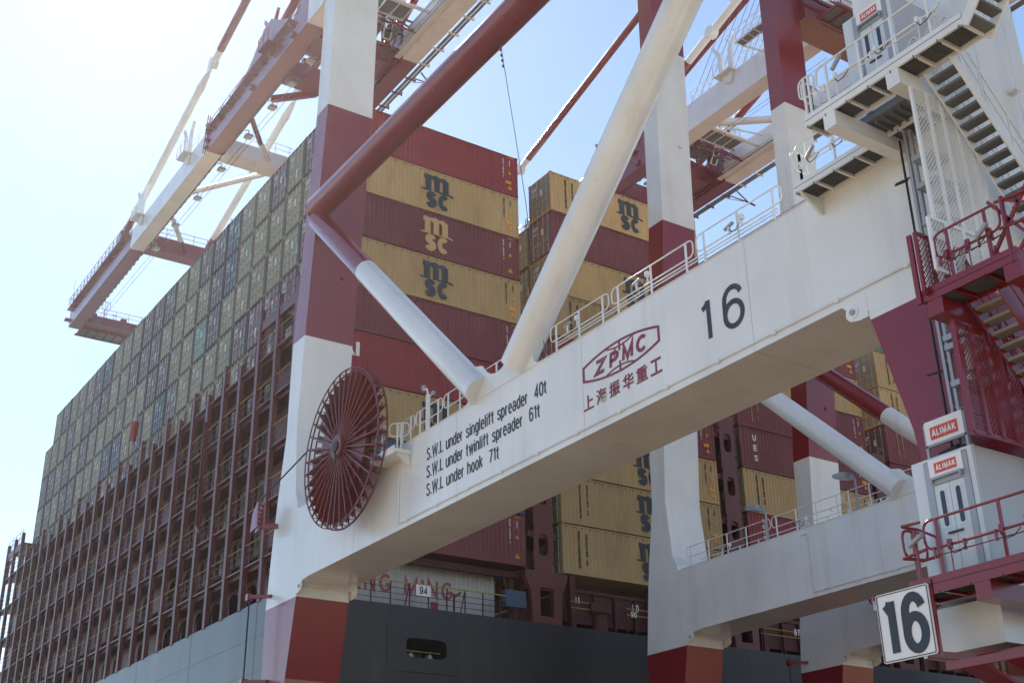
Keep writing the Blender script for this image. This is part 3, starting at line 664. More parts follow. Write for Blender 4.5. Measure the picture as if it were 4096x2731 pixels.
def portal(X, first):
    x0, x1 = X, X+2.5
    kp(legrows(SEA, x0+.004, x0+2.40), 'seaside_leg', ['red', 'white'])
    kp(legrows(LAND, x0+.004, x1-.004), 'landside_leg', ['red', 'white'])
    b = MB()
    b.prism([(16.62, 13.93), (16.75, 14.12), (16.95, 14.3), (17.3, 14.41), (46.2, 14.41), (46.7, 14.36), (47.1, 14.22), (47.7, 14.22), (47.7, 17.6), (16.1, 17.6), (13.25, 17.6), (13.25, 13.93)], 'x', x0, x1)
    # top flange edge, bottom conduit, plate seams
    b.box(x0-.03, x0, 16.2, 47.2, 17.585, 17.61); b.box(x1, x1+.03, 16.2, 47.2, 17.585, 17.61)
    beam = kp(b, 'portal_beam', 'white')
    b = MB()
    for (yc, zc, s) in ((47.0, 14.16, 1), (17.1, 14.16, -1)):
        pts = [(yc-.34*s, 14.43), (yc+.4*s, 14.5), (yc+.4*s, 13.9), (yc+.15*s, 13.9)]
        for k in range(7):
            a = -pi/2-.2+(-pi*.62)*k/6
            pts.append((yc-.02*s+s*cos(a)*.22, zc+sin(a)*.22))
        for xx in (x0-.010, x1-.024):
            b = MB(); b.prism(pts, 'x', xx, xx+.034)
            b.disc_ring((xx-.02, yc-.02*s, zc), 'x', .07, .16, .08, 20)
            kp(b, 'lifting_lug', 'white', beam)
    for (yc, zc) in ((46.98, 14.16), (17.12, 14.16)):
        for xx in (x0-.05, x1+.05): b = MB(); b.tube((xx-.02, yc, zc), (xx+.02, yc, zc), .07, 16); kp(b, 'lug_pin', 'galv', beam)
    b = MB(); xx = x0-.05
    b.path([(xx, 39.0, 17.3), (xx, 38.6, 17.3), (xx, 38.6, 14.62), (xx, 14.8, 14.62)], .022, 6)
    for k in range(12): b.box(xx-.03, x0, 38-.06-2.05*k, 38.06-2.05*k, 14.57, 14.67)
    kp(b, 'conduit', 'white', beam)
    b = MB()
    for y in (20.3, 27.4, 34.6, 42.2): b.box(x0-.004, x0+.004, y, y+.015, 14.45, 17.55); b.box(x0+.05, x1-.05, y, y+.02, 14.403, 14.412)
    b.box(x0-.004, x0+.004, 14, 47, 15.0, 15.01) if False else None
    kp(b, 'weld_seam', 'panel', beam)
    # gusset that carries the diagonal tubes
    out = [(34.30, 17.55), (34.2, 17.62), (33.95, 17.66), (33.82, 17.78), (33.85, 18.0), (34.05, 18.35), (33.6, 18.9), (33.0, 18.75), (32.75, 18.45), (32.45, 18.25), (32.1, 18.15), (31.75, 18.2), (31.45, 18.4), (31.2, 18.7), (30.9, 18.95), (29.7, 18.5), (30.05, 18.1), (29.95, 17.78), (29.7, 17.64), (29.2, 17.6), (29.0, 17.55)]
    g = MB(); g.prism(out, 'x', x0-.012, x0+.06); kp(g, 'gusset', 'white', beam)
    # bracing tubes
    zt_ = 32.05 if first else 32.9
    b = MB(); b.tube((x0, -4.0, zt_), (x0, 47.3, zt_), .60, 28, 0); b.tube((x0, 47.3, zt_), (x0, 47.45, zt_), .60, 28, 0, r2=.45)
    kp(b, 'upper_tie', 'red')
    A, B_ = Vector((x0, 47.0, 31.3)), Vector((x0, 33.3, 18.0)); t = (47.0-41.9)/(47.0-33.3); Cc = A.lerp(B_, t)
    b = MB(); b.tube(A, Cc, .5, 26, 0); b.tube(Cc, B_, .5, 26, 1); b.tube(B_, B_.lerp(A, -.012), .5, 26, 1)
    kp(b, 'lower_brace', ['red', 'white'])
    A, B_ = Vector((x0, 15.8, 31.8)), Vector((x0, 30.9, 17.95))
    b = MB(); b.tube(A, B_, .55, 28, 0); kp(b, 'diagonal_brace', 'white')
    A_, B2 = Vector((x0, 15.8, 31.8)), Vector((x0, 30.9, 17.95)); L_ = (B2-A_).length; k = 1.6
    while k < L_-1: b = MB(); b.tube(A_.lerp(B2, k/L_), A_.lerp(B2, (k+.008)/L_), .5515, 28, 0, False); kp(b, 'tube_weld', 'oldweld'); k += 2.45
    if not first:
        r = MB()
        for z_ in (47.4, 48.0, 48.6, 49.0): r.path([(x0+.1, 47.55, z_), (x0+.1, 48.5, z_), (x0+1.0, 48.5, z_), (x0+1.0, 47.5, z_)], .03, 6)
        for x_, y_ in ((.1, 48.5), (1.0, 48.5), (.1, 48.0)): r.tube((x0+x_, y_, 47.4), (x0+x_, y_, 49), .03, 6)
        r.box(x0+.1, x0+1, 47.5, 48.5, 47.36, 47.4); kp(r, 'leg_basket', 'red')
    # walkway rails along the beam top
    r = MB(); yy = [(46.9, 45.2), (39.1, 37.9), (37.8, 35.9), (35.8, 34.4), (33.7, 31.0), (29.2, 26.2), (26.05, 22.4), (22.25, 19.0)]
    if not first: yy = [(47.0, 41.0), (40.9, 36.5), (36.4, 31.0), (30.9, 26.0), (25.9, 20.0)]
    for a, c in yy: loop_rail(r, (x0+.18, a), (x0+.18, c), 17.6, 1.06)
    r.tube((x0+.22, 29.0, 17.95), (x0+.22, 19.2, 17.95), .02, 6); r.tube((x0+.22, 29.0, 18.05), (x0+.22, 19.2, 18.05), .02, 6)
    if not first: r.tube((x0+.2, 46, 17.85), (x0+.2, 20, 17.85), .02, 6)
    kp(r, 'guard_rail', 'white', beam)
    if not first:
        r = MB()
        for a, c in yy: loop_rail(r, (x1-.18, a), (x1-.18, c), 17.6, 1.06)
        kp(r, 'guard_rail', 'white', beam)
    for y, zz in (((28.2, 18.35), (24.8, 18.35), (20.9, 18.3)) if first else ((44.3, 18.0), (39.2, 18.0), (32.2, 18.05))):
        b = MB(); bulkhead_lamp(b, x0+.12, y, zz); kp(b, 'rail_lamp', ['galv', 'white', 'black'], beam)
    if first:
        b = MB(); b.box(x0+.1, x0+.22, 36.85, 36.97, 17.6, 19.1); b.path([(x0+.16, 36.9, 19.1), (x0+.16, 37.0, 19.35), (x0+.16, 37.25, 19.4)], .04, 6)
        b.box(x0+.1, x0+.2, 37.15, 37.3, 19.42, 19.55, 1); b.box(x0+.1, x0+.2, 36.45, 36.6, 18.95, 19.08, 1); b.tube((x0+.16, 36.9, 19.0), (x0+.16, 36.55, 18.98), .025, 6)
        kp(b, 'camera_mast', ['white', 'galv'], beam)
    else:
        for y in (41.2, 35.6, 30.3):
            b = MB(); b.tube((x0+.15, y, 17.6), (x0+.15, y, 19.05), .05, 8, 0)
            b.path([(x0+.15, y, 19.05), (x0+.13, y+.1, 19.3), (x0+.1, y+.35, 19.4)], .045, 6, 0)
            b.prism([(y+.2, 19.12), (y+.9, 19.28), (y+.92, 19.45), (y+.25, 19.42)], 'x', x0-.25, x0+.35, 0)
            fl = kp(b, 'floodlight', ['galv'])
            l_ = MB(); l_.prism([(y+.24, 19.115), (y+.86, 19.257), (y+.86, 19.262), (y+.24, 19.123)], 'x', x0-.2, x0+.3, 0); kp(l_, 'lens', 'lamp', fl)
    b = MB(); b.box(x0, x1, 40, 46.5, 17.6, 17.61); 
    return beam

beam1 = portal(21.0, True)
beam2 = portal(42.0, False)
# ---- lettering on the near beam
XB = 20.995
b = MB()
for txt, z, w in (('S.W.L under singlelift spreader  40t', 16.46, 7.42), ('S.W.L under twinlift spreader  61t', 15.80, 7.03), ('S.W.L under hook  71t', 15.14, 4.68)):
    strokes(b, txt, '-x', (XB, 36.66, z), w, .43, .118, .15)
kp(b, 'lettering', 'navy', beam1)
b = MB(); strokes(b, '1', '-x', (XB, 22.16, 15.37), .52, 1.10, .13); strokes(b, '6', '-x', (XB, 21.33, 15.37), .86, 1.10, .13)
kp(b, 'numeral', 'navy', beam1)
# logo: lens shaped frame, slanted letters, leaf shapes
b = MB(); cY, cZ = 25.6, 16.32; hw, hh = 1.78, .24; bul = .26
def lens(hw, hh, bul, n=18):
    top = [(-hw+2*hw*i/n, hh+bul*(1-(2*i/n-1)**2)) for i in range(n+1)]
    return top, [(x, -z) for x, z in top]
to, bo = lens(hw, hh, bul); ti, bi = lens(hw-.085, hh-.055, bul-.01)
cnr = (XB, cY, cZ)
for o_, i_ in ((to, ti), (bo, bi)):
    for k in range(18): flat(b, '-x', cnr, [o_[k], o_[k+1], i_[k+1], i_[k]], .02)
for sx in (-1, 1): flat(b, '-x', cnr, [(sx*hw, hh), (sx*hw, -hh), (sx*(hw-.085), -hh+.055), (sx*(hw-.085), hh-.055)], .02)
for sg in (1, -1):
    n = 12; L0 = .72
    up_ = [(-L0+2*L0*i/n, sg*(hh+bul*(1-((-L0+2*L0*i/n)/hw)**2)-.07)) for i in range(n+1)]
    dn = [(-L0+2*L0*i/n, sg*(hh+bul-.13-.0+.02*(abs(2*i/n-1)**2)-.11*(1-(2*i/n-1)**2)+.02)) for i in range(n+1)]
    for k in range(n): flat(b, '-x', cnr, [dn[k], dn[k+1], (dn[k+1][0], dn[k+1][1]+sg*.045), (dn[k][0], dn[k][1]+sg*.045)], .021)
    flat(b, '-x', cnr, [(-.035, sg*.16), (.035, sg*.16), (.035, sg*(hh+bul-.04)), (-.035, sg*(hh+bul-.04))], .022)
for ch, y, w in (('Z', 26.83, .61), ('P', 26.16, .56), ('M', 25.55, .63), ('C', 24.93, .64)):
    strokes(b, ch, '-x', (XB, y, 16.10), w-.05, .43, .25, shear=.12)
xs = [27.38, 26.62, 25.88, 25.16, 24.46, 23.78]
kp(b, 'logo', 'crimson', beam1)
b = MB()
for ch, y, w in zip('上海振华重工', (27.40, 26.78, 26.16, 25.53, 24.92, 24.30), (.48,)*6):
    lettering(b, ch, '-x', (XB, y, 15.17), w, .46, t=.02, offset=.018)
kp(b, 'lettering', 'crimson', beam1)

# ---- cable reel on the near seaside corner
def reel(X, Yc, Zc, R):
    rt = empty('cable_reel', (0, 0, 0)); rt.parent = crane
    b = MB(); b.disc_ring((X-.02, Yc, Zc), 'x', R-.03, R+.012, .04, 72); b.disc_ring((X+.33, Yc, Zc), 'x', R-.035, R+.02, .05, 72)
    b.disc_ring((X+.05, Yc, Zc), 'x', R-.20, R-.15, .05, 72)
    for k in range(36):
        a = 2*pi*(k+.5)/36; b.bar((X, Yc+R*cos(a), Zc+R*sin(a)), (X+.36, Yc+R*cos(a), Zc+R*sin(a)), .022, .022)
    kp(b, 'rim', 'reel', rt)
    for k in range(36):
        a = 2*pi*(k+.5)/36; c, s = cos(a), sin(a)
        b = MB(); b.tube((X-.03, Yc+.42*c, Zc+.42*s), (X+.0, Yc+(R-.02)*c, Zc+(R-.02)*s), .038, 6)
        b.tube((X+.36, Yc+.42*c, Zc+.42*s), (X+.36, Yc+(R-.02)*c, Zc+(R-.02)*s), .03, 6)
        for ra, rb, wa, wb, xx in ((1.2, R-.22, .09, .145, X+.27),):
            P_ = [(ra, -wa), (rb, -wb), (rb+.12, 0), (rb, wb), (ra, wa)]
            b.prism([(Yc+p*c-q_*s, Zc+p*s+q_*c) for p, q_ in P_], 'x', xx, xx+.02)
        b.bar((X+.14, Yc+1.2*c, Zc+1.2*s), (X+.14, Yc+(R-.22)*c, Zc+(R-.22)*s), .02, .26, 0, up=(1, 0, 0))
        kp(b, 'spoke', 'reel', rt)
    b = MB(); b.tube((X-.14, Yc, Zc), (X+.5, Yc, Zc), .50, 28, 0); b.disc_ring((X-.18, Yc, Zc), 'x', .22, .44, .06, 30, 0); b.tube((X-.1, Yc, Zc), (X-.22, Yc, Zc), .2, 18, 1)
    b.tube((X+.10, Yc, Zc), (X+.30, Yc, Zc), 1.95, 48, 0)
    kp(b, 'hub', ['reel', 'black'], rt)
    b = MB(); b.box(X+.5, X+1.25, Yc-.9, Yc+1.0, Zc-.9, Zc+.95); b.tube((X+.4, Yc, Zc), (X+1.3, Yc, Zc), .6, 20); b.box(X+.6, X+1.2, Yc-1.6, Yc-.9, Zc-.5, Zc+.35)
    kp(b, 'gearbox', 'grating', rt)
    pts = [(X-.2, Yc+.1, Zc-.2)]
    for k in range(9): a = pi*.55+pi*k/9; pts.append((X-.2, Yc+.28+.34*cos(a), Zc-.55+.42*sin(a)*1.0))
    b = MB(); b.path(pts, .03, 6); kp(b, 'cable_loop', 'black', rt)
    return rt
reel(19.85, 41.35, 18.2, 3.14)
b = MB()
b.box(20.3, 20.99, 37.75, 39.6, 17.02, 17.16); b.box(20.26, 20.30, 37.75, 39.6, 16.98, 17.26); b.prism([(20.4, 17.02), (20.98, 17.02), (20.98, 16.6)], 'y', 37.85, 37.95)
loop_rail(b, (20.32, 39.6), (20.32, 38.5), 17.2, 1.05); loop_rail(b, (20.35, 38.3), (20.9, 37.8), 17.2, 1.05)
kp(b, 'reel_platform', 'white')
# cable guide, brackets and trailing cable
b = MB()
for z in (14.55, 11.0): b = MB(); b.bar((21.0, 49.75, z-.25), (20.3, 50.4, z-.22), .14, .14); b.box(20.15, 20.4, 50.35, 50.6, z-.38, z-.1); kp(b, 'cable_bracket', 'red')
b = MB()
b.bar((21.0, 49.6, 17.32), (20.45, 50.1, 17.35), .16, .2); b.prism([(50.0, 17.3), (50.75, 17.2), (50.6, 18.0), (50.15, 18.45), (50.0, 18.4)], 'x', 20.2, 20.28); b.prism([(50.0, 17.3), (50.75, 17.2), (50.6, 18.0), (50.15, 18.45), (50.0, 18.4)], 'x', 20.42, 20.5)
for k in range(5): b.tube((20.2, 50.1, 17.5+.2*k), (20.5, 50.1, 17.5+.2*k), .07, 8)
kp(b, 'cable_guide', 'red')
b = MB(); b.path([(19.9, 44.4, 19.0), (20.3, 50.1, 18.5)], .035, 6); kp(b, 'reel_cable', 'black')
b = MB(); b.path([(20.3, 50.5, 14.6), (20.3, 50.55, 11), (20.3, 50.6, 2)], .035, 6); kp(b, 'trailing_cable', 'black')
b = MB(); b.tube((21.2, 31.83, 31.6), (21.2, 30.46, 24.15), .014, 5); b.tube((21.2, 30.46, 24.15), (21.2, 29.5, 17.6), .014, 5)
for k in range(4): b.tube((21.2, 31.82-.05*k, 31.3-.28*k), (21.2, 31.81-.05*k, 31.22-.28*k), .05, 8)
kp(b, 'hanging_wire', 'rope')
for z, y in ((41.5, 46.6), (22.9, 48.05), (29.0, 47.55), (44.0, 46.55)):
    b = MB(); b.tube((22.6, y+.1, z), (22.6, y-.06, z), .12, 16); kp(b, 'manhole_cover', 'white' if band(z) else 'red')
for X_ in (42.0,):
    b = MB(); b.tube((X_+1.6, 46.6, 43), (X_+1.6, 46.3, 43), .12, 16); kp(b, 'manhole_cover', 'white')
# sill beams and wheel trucks down on the quay
b = MB()
for y0, y1 in ((48.2, 50.8), (13.0, 15.6)):
    b.box(17.5, 48, y0+.2, y1-.2, 1.6, 3.4)
    for x in (18.5, 24, 40.5, 46): b.box(x-1.6, x+1.6, y0+.5, y1-.5, .9, 1.6)
    for k in range(16): x = 17.2+k*.75 if k < 8 else 39.5+(k-8)*.75; b.tube((x, (y0+y1)/2-.12, .34), (x, (y0+y1)/2+.12, .34), .34, 18)
kp(b, 'sill_beam', 'red')

# ---- boom and trolley girders
GX = [(28.27, 29.53), (35.97, 37.23)]
SEG = [(67.1, 86.5, 0), (86.5, 106.0, 1), (106.0, 126.4, 0)]
for gi, (gx0, gx1) in enumerate(GX):
    inn = gx1 if gi == 0 else gx0; sgn = 1 if gi == 0 else -1
    b = MB()
    b.box(gx0, gx1, -12, 67.1, 59.64, 62.1, 1)
    fx = (inn, inn+.45*sgn); b.box(min(fx), max(fx), -12, 67.0, 60.2, 60.32, 1); b.box(min(fx), max(fx), -12, 67.6, 59.9, 60.0, 1)
    kp(b, 'trolley_girder', ['red', 'white'])
    b = MB()
    for y0, y1, m in SEG: b.box(gx0, gx1, y0+.004, y1, 59.64, 61.65, m)
    fx = (inn, inn+.22*sgn); b.box(min(fx), max(fx), 67.6, 86.5, 59.75, 59.9, 0); b.box(min(fx), max(fx), 86.5, 106, 59.75, 59.9, 1)
    b.prism([(67.2, 61.65), (70.5, 61.65), (68.8, 63.0), (67.6, 63.0)], 'x', gx0+.1, gx1-.1, 0)
    boom = kp(b, 'boom_girder', ['red', 'white'])
    b = MB(); k = 68.5; fx = (inn, inn+.1*sgn); b.box(min(fx), max(fx), 68, 126, 59.66, 59.72, 0)
    while k < 126:
        m = [m for y0, y1, m in SEG if y0 <= k <= y1+.01][0]
        fx = (inn, inn+.16*sgn); b.box(min(fx), max(fx), k, k+.4, 59.62, 59.70, m); k += 1.15
    kp(b, 'rail_clip', ['oxidedk', 'grating'], boom)
    # outer cable tray with brackets under the fixed girder
    outx = gx1+.02
    b = MB(); b.box(outx+.12, outx+.30, -12, 74, 59.50, 59.62, 1); b.box(outx+.40, outx+.55, -12, 74, 59.48, 59.60, 1)
    k = -11.0; i = 0
    while k < 74:
        m = 0 if k > 67 else 2
        b.bar((outx-.1, k, 59.47), (outx+.75, k, 59.47), .14, .08, m); b.prism([(k-.05, 59.4), (k+.05, 59.4), (k+.05, 59.75), (k-.05, 59.75)], 'x', outx+.68, outx+.78, m)
        k += 2.1
    if gi == 1: kp(b, 'cable_tray', ['red', 'grating', 'white'], boom)
    if gi == 1:
        b = MB()
        for k_ in range(1): b.bar((37.9, 68.6, 59.5), (37.9, 66.3, 57.6), .10, .10, 0); b.bar((37.9, 67.7, 59.5), (37.9, 66.5, 57.75), .10, .10, 0); b.tube((37.9, 69.1, 59.5), (37.9, 66.2, 57.6), .03, 5, 0); b.bar((37.9, 66.3, 57.6), (37.9, 65.8, 57.1), .16, .16, 0)
        kp(b, 'cable_hanger', 'red', boom)
    # walkway and rail on the outer top edge
    ox = gx0+.08 if gi == 0 else gx1-.08
    for (a, c, z, m) in ((-10, 66.5, 62.1, 'white'), (69, 86.4, 61.65, 'red'), (87, 105.6, 61.65, 'white'), (106.3, 126.6, 61.65, 'red')):
        r = MB(); y = a
        if m == 'white' and a > 80: r_pts = [(87.2, 91.0)]
        else: r_pts = []; 
        if not r_pts:
            while y < c-1: e_ = min(y+4.9, c); r_pts.append((y, e_)); y = e_+.15
        for a_, c_ in r_pts: loop_rail(r, (ox, a_), (ox, c_), z, 1.1, r=.03, post=1.6)
        kp(r, 'guard_rail', m, boom)
    if gi == 0:
        b = MB()
        y = 107.2
        while y < 126: b.bar((gx0-.42, y, 61.5), (gx0+.05, y, 61.5), .07, .07); b.bar((gx0-.40, y, 61.5), (gx0-.40, y, 62.6), .06, .06); y += 1.2
        b.box(gx0-.42, gx0, 107, 126.4, 61.53, 61.58); b.tube((gx0-.4, 107, 62.6), (gx0-.4, 126.4, 62.6), .035, 6); b.tube((gx0-.4, 107, 62.1), (gx0-.4, 126.4, 62.1), .025, 6)
        y = 70.0
        while y < 86: b.bar((gx0-.35, y, 61.4), (gx0, y, 61.4), .09, .16); b.bar((gx0-.3, y, 61.3), (gx0-.02, y, 60.9), .06, .06); y += 1.7
        b.box(gx0-.34, gx0, 69.5, 86.3, 61.45, 61.5)
        b.tube((gx0-.22, 86.8, 59.5), (gx0-.22, 86.2, 62.9), .045, 6); b.tube((gx0-.05, 86.8, 59.5), (gx0-.05, 86.2, 62.9), .045, 6)
        for k in range(4): b.box(gx0-.25, gx0, 86.2, 86.75, 59.9+k*.75, 59.95+k*.75)
        kp(b, 'side_walkway', 'red', boom)
        b = MB(); b.tube((gx0-.02, 126.0, 61.6), (gx0-.02, 126.0, 65.2), .02, 5); b.box(gx0-.4, gx0+.2, 126.4, 127.2, 60.6, 60.7); kp(b, 'tip_aerial', 'red', boom)
        for y in (72.2, 79.7): # slanted service arms on the web
            b = MB(); b.tube((gx0-.05, y, 61.75), (gx0-.12, y-2.6, 60.05), .05, 6); b.tube((gx0-.05, y-.5, 61.4), (gx0-.12, y-2.5, 60.3), .035, 6); b.box(gx0-.2, gx0, y-2.9, y-2.5, 59.95, 60.3); kp(b, 'service_arm', 'red', boom)
        for y in (70.6, 77.5, 82.2, 88.0, 93.5, 99.0, 104.2, 73.9):
            floodlight('floodlight', (gx1+.1, y, 59.75), (gx1+.62, y-.1, 59.15), crane)
    # latch fingers and stay lugs
    for y, m in ((58.0, 'white'), (73.6, 'red'), (91.2, 'white'), (103.4, 'white')):
        b = MB(); zt = 62.1 if y < 67 else 61.65; xo = gx0-.25 if gi == 0 else gx1+.05
        b.prism([(y-.35, zt-1.0), (y+.25, zt-.7), (y+.75, zt+.25), (y+.75, zt+2.1), (y+1.35, zt+3.1), (y+1.3, zt+3.4), (y+.40, zt+2.2), (y+.32, zt+.5), (y, zt+.3), (y-.32, zt+.55), (y-.45, zt+2.1), (y-1.15, zt+3.0), (y-1.25, zt+2.9), (y-.85, zt+1.9), (y-.78, zt+.3), (y-.6, zt-.4)], 'x', xo, xo+.2)
        b.box(xo-.5, xo+.3, y-.9, y+.9, zt-.1, zt-.02)
        for k in range(3): b.box(xo-.52, xo-.46, y-.9+k*.9-.03, y-.84+k*.9, zt, zt+1.0)
        b.tube((xo-.49, y-.9, zt+1.0), (xo-.49, y+.9, zt+1.0), .025, 5)
        kp(b, 'latch_hook', m, boom)
    # stays
    sx = (gx0+gx1)/2 if gi else gx0+.25
    P = lambda y: (sx, y, 62.9+(109.6-y)*.2965)
    b = MB(); b.tube(P(109.6), P(107.0), .33, 14, 0); b.tube(P(107.0), P(90.8), .33, 14, 1); b.tube(P(90.8), P(89.0), .40, 14, 1, r2=.22); b.tube(P(89.0), P(88.4), .16, 10, 1)
    b.box(sx-.16, sx-.04, 87.0, 88.8, P(88)[2]-.5, P(88)[2]+.45, 1) ; b.tube((sx-.32, 87.7, P(87.7)[2]), (sx+.32, 87.7, P(87.7)[2]), .5, 18, 1)
    b.tube(P(87.4), P(86.2), .30, 14, 1); b.tube(P(86.2), P(62), .34, 14, 0)
    b.prism([(108.6, 61.6), (110.8, 61.6), (110.2, 63.1), (109.3, 63.2)], 'x', sx-.4, sx-.25, 0); b.prism([(108.6, 61.6), (110.8, 61.6), (110.2, 63.1), (109.3, 63.2)], 'x', sx+.25, sx+.4, 0)
    kp(b, 'forestay', ['red', 'white'])
    Q = lambda y: (sx, y, 62.6+(74.0-y)*.335)
    b = MB(); b.tube(Q(74.0), Q(62.6), .33, 12, 0); b.tube(Q(62.6), Q(60.2), .33, 12, 1); b.tube((sx-.35, 59.6, Q(59.6)[2]), (sx+.35, 59.6, Q(59.6)[2]), .5, 18, 1); b.tube(Q(60.2), Q(50), .33, 12, 1)
    for d_ in (-.62, .46): b.prism([(69.6, 61.6), (78.0, 61.6), (76.6, 62.3), (74.6, 63.9), (73.2, 64.0), (71.6, 62.8)], 'x', sx+d_, sx+d_+.14, 0)
    b.tube((sx, 74.4, 63), (sx, 83.5, 62.2), .22, 10, 0)
    kp(b, 'inner_forestay', ['red', 'white'])
# apex tower above the seaside legs
b = MB()
for x in (24, 41.5):
    b.tube((x, 46.9, 61), (32.75, 49.0, 84), .7, 14, 0)
b.box(29.5, 36, 48.3, 49.7, 83, 84.6, 0)
kp(b, 'apex_tower', 'red')
# cross beams
b = MB()
def cross(y0, y1, z0, z1, m): b.box(GX[0][1], GX[1][0], y0, y1, z0, z1, m)
cross(86.2, 87.9, 59.9, 61.3, 1); kp(b, 'boom_cross_beam', ['red', 'white'])
b = MB(); cross(105.4, 106.9, 59.9, 61.4, 0); kp(b, 'boom_cross_beam', ['red', 'white'])
b = MB(); cross(73.5, 74.9, 59.75, 61.2, 0); b.prism([(73.7, 61.2), (74.5, 61.2), (74.3, 62.1), (73.9, 62.1)], 'x', 31.0, 31.5, 0); b.bar((30, 77.3, 59.9), (32.6, 74.8, 59.9), .35, .5, 0); b.bar((35.5, 77.3, 59.9), (33, 74.8, 59.9), .35, .5, 0); kp(b, 'boom_cross_beam', ['red', 'white'])
b = MB(); cross(68.6, 71.0, 60.0, 61.6, 0); kp(b, 'boom_cross_beam', ['red', 'white'])
b = MB(); cross(124.9, 126.5, 60.1, 61.0, 0); kp(b, 'boom_cross_beam', ['red', 'white'])
for y, m, lo in ((86.3, 'white', 61.3), (105.6, 'red', 61.4), (125.1, 'red', 61.0)):
    r = MB(); loop_rail(r, (29.8, y), (35.8, y), lo, 1.05, r=.028); r.tube((32.6, y+.2, lo), (32.6, y+.2, lo+.7), .03, 6); r.bar((32.4, y+.2, lo+.72), (32.8, y+.2, lo+.72), .05, .05); kp(r, 'guard_rail', m)
r = MB(); loop_rail(r, (31.2, 125.0), (32.0, 125.0), 61.0, 1.9, r=.03); r.box(33.4, 34.0, 125.2, 125.8, 61, 61.5); r.box(30.2, 30.8, 125.2, 125.8, 61, 61.4); kp(r, 'tip_ladder', 'red')
b = MB()
for k in range(6): b.box(29.7+k*.95, 30.55+k*.95, 126.52, 128.6, 60.02, 60.08, 1)
b.box(29.5, 36, 126.5, 126.6, 59.9, 60.1); b.box(29.5, 36, 128.55, 128.65, 59.9, 60.1)
for k in range(7): b.box(29.56+k*.95, 29.66+k*.95, 126.5, 128.6, 59.9, 60.02)
kp(b, 'tip_platform', ['red', 'grating'])
# plan bracing between the boom girders
b = MB(); b.tube((29.6, 80.6, 60.2), (31.9, 84.0, 60.3), .22, 12, 0); b.tube((31.9, 84.0, 60.3), (33.9, 86.6, 60.5), .22, 12, 1); kp(b, 'plan_brace', ['red', 'white'])
b = MB(); b.tube((29.6, 94.8, 60.3), (34.4, 88.0, 60.4), .24, 12, 1); kp(b, 'plan_brace', ['red', 'white'])
b = MB(); b.tube((29.6, 99.0, 60.3), (32.2, 103.4, 60.4), .22, 12, 1); b.tube((32.2, 103.4, 60.4), (33.4, 105.6, 60.5), .22, 12, 0); kp(b, 'plan_brace', ['red', 'white'])
b = MB(); b.tube((36.0, 58.0, 60.9), (29.5, 63.2, 60.9), .3, 14, 1); kp(b, 'plan_brace', ['red', 'white'])
b = MB(); b.tube((29.5, 52.0, 60.9), (36.0, 58.0, 60.9), .3, 14, 1); kp(b, 'plan_brace', ['red', 'white'])
b = MB()
for x in (30.5, 30.9, 34.6, 35.0): b.tube((x, 50, 59.5), (x, 126, 60.1), .022, 4)
kp(b, 'trolley_ropes', 'rope')
# hoist ropes up to the apex
b = MB()
for k in range(9):
    x = 29.9+k*.62; b.tube((x, 66.5, 60.8+.1*(k % 3)), (30.8+.5*k, 49.2, 83.2), .028, 4)
kp(b, 'hoist_ropes', 'rope')
# hinge lattice and trolley machinery between the girders
b = MB(); rl = random.Random(9)
for x in (29.9, 31.3, 32.7, 34.2, 35.7):
    b.bar((x, 64.5, 60.2), (x, 67.0, 62.8), .14, .14); b.bar((x, 69.4, 60.2), (x, 67.0, 62.8), .14, .14); b.bar((x, 67.0, 60.0), (x, 67.0, 63.6), .16, .16)
for z in (60.2, 61.6, 62.8, 63.6): b.bar((29.6, 67.0, z), (36.0, 67.0, z), .14, .14)
for z, y in ((60.2, 64.6), (61.2, 69.2), (62.0, 65.7)): b.bar((29.6, y, z), (36, y, z), .12, .12)
for k in range(34):
    x = 30+rl.random()*5.4; b.bar((x, 64.6+rl.random()*1.2, 60.3), (x+rl.uniform(-.9, .9), 67+rl.uniform(-.6, 1.4), 62.2+rl.random()*2.2), .055, .055)
for k in range(5): b.box(30+k*1.1, 30.7+k*1.1, 66.2, 67.5, 61.0+.2*(k % 2), 61.7+.2*(k % 2), 1)
kp(b, 'hinge_lattice', ['red', 'grating'])
b = MB()
for y in (63.1, 64.7): b.bar((29.4, y, 60.95), (34.6, y, 60.95), .16, .18)
for k in range(4): b.box(30.6+k*1.0, 31.45+k*1.0, 63.2, 64.6, 60.92, 60.97, 1)
for k in range(6): b.bar((29.6+k*1.0, 63.1, 61.0), (29.6+k*1.0, 64.7, 61.0), .08, .1)
b.tube((29.5, 62.8, 60.8), (35.9, 62.8, 60.8), .14, 10)
for y in (63.1, 64.7): loop_rail(b, (29.6, y), (34.5, y), 61.0, 1.1, r=.03, post=1.0)
for k in range(6): b.bar((30.0+.85*k, 63.1, 61.0), (30.3+.85*k, 63.5, 62.6), .05, .05)
for d_ in (-.3, .3):
    b.bar((34.4+d_, 66.8, 60.6), (33.0+d_, 61.0, 66.5), .1, .1)
for k in range(12): t_ = k/11; b.bar((34.1-1.4*t_, 66.8-5.8*t_, 60.6+5.9*t_), (34.7-1.4*t_, 66.8-5.8*t_, 60.6+5.9*t_), .06, .06)
b.box(33.6, 34.2, 63.6, 65.0, 61.6, 61.66, 1); b.bar((31, 61.5, 61.3), (33.5, 62.9, 61.3), .09, .09); b.bar((35.8, 62.0, 61.4), (32.4, 64.4, 62.6), .12, .12)
kp(b, 'service_platform', ['white', 'grating'])
b = MB()                                                # flood light platform hung outside the near girder
z0 = 62.7
b.box(26.6, 28.2, 52.5, 53.2, z0, z0+.08, 1); b.box(26.6, 27.3, 53.2, 55.2, z0, z0+.08, 1)
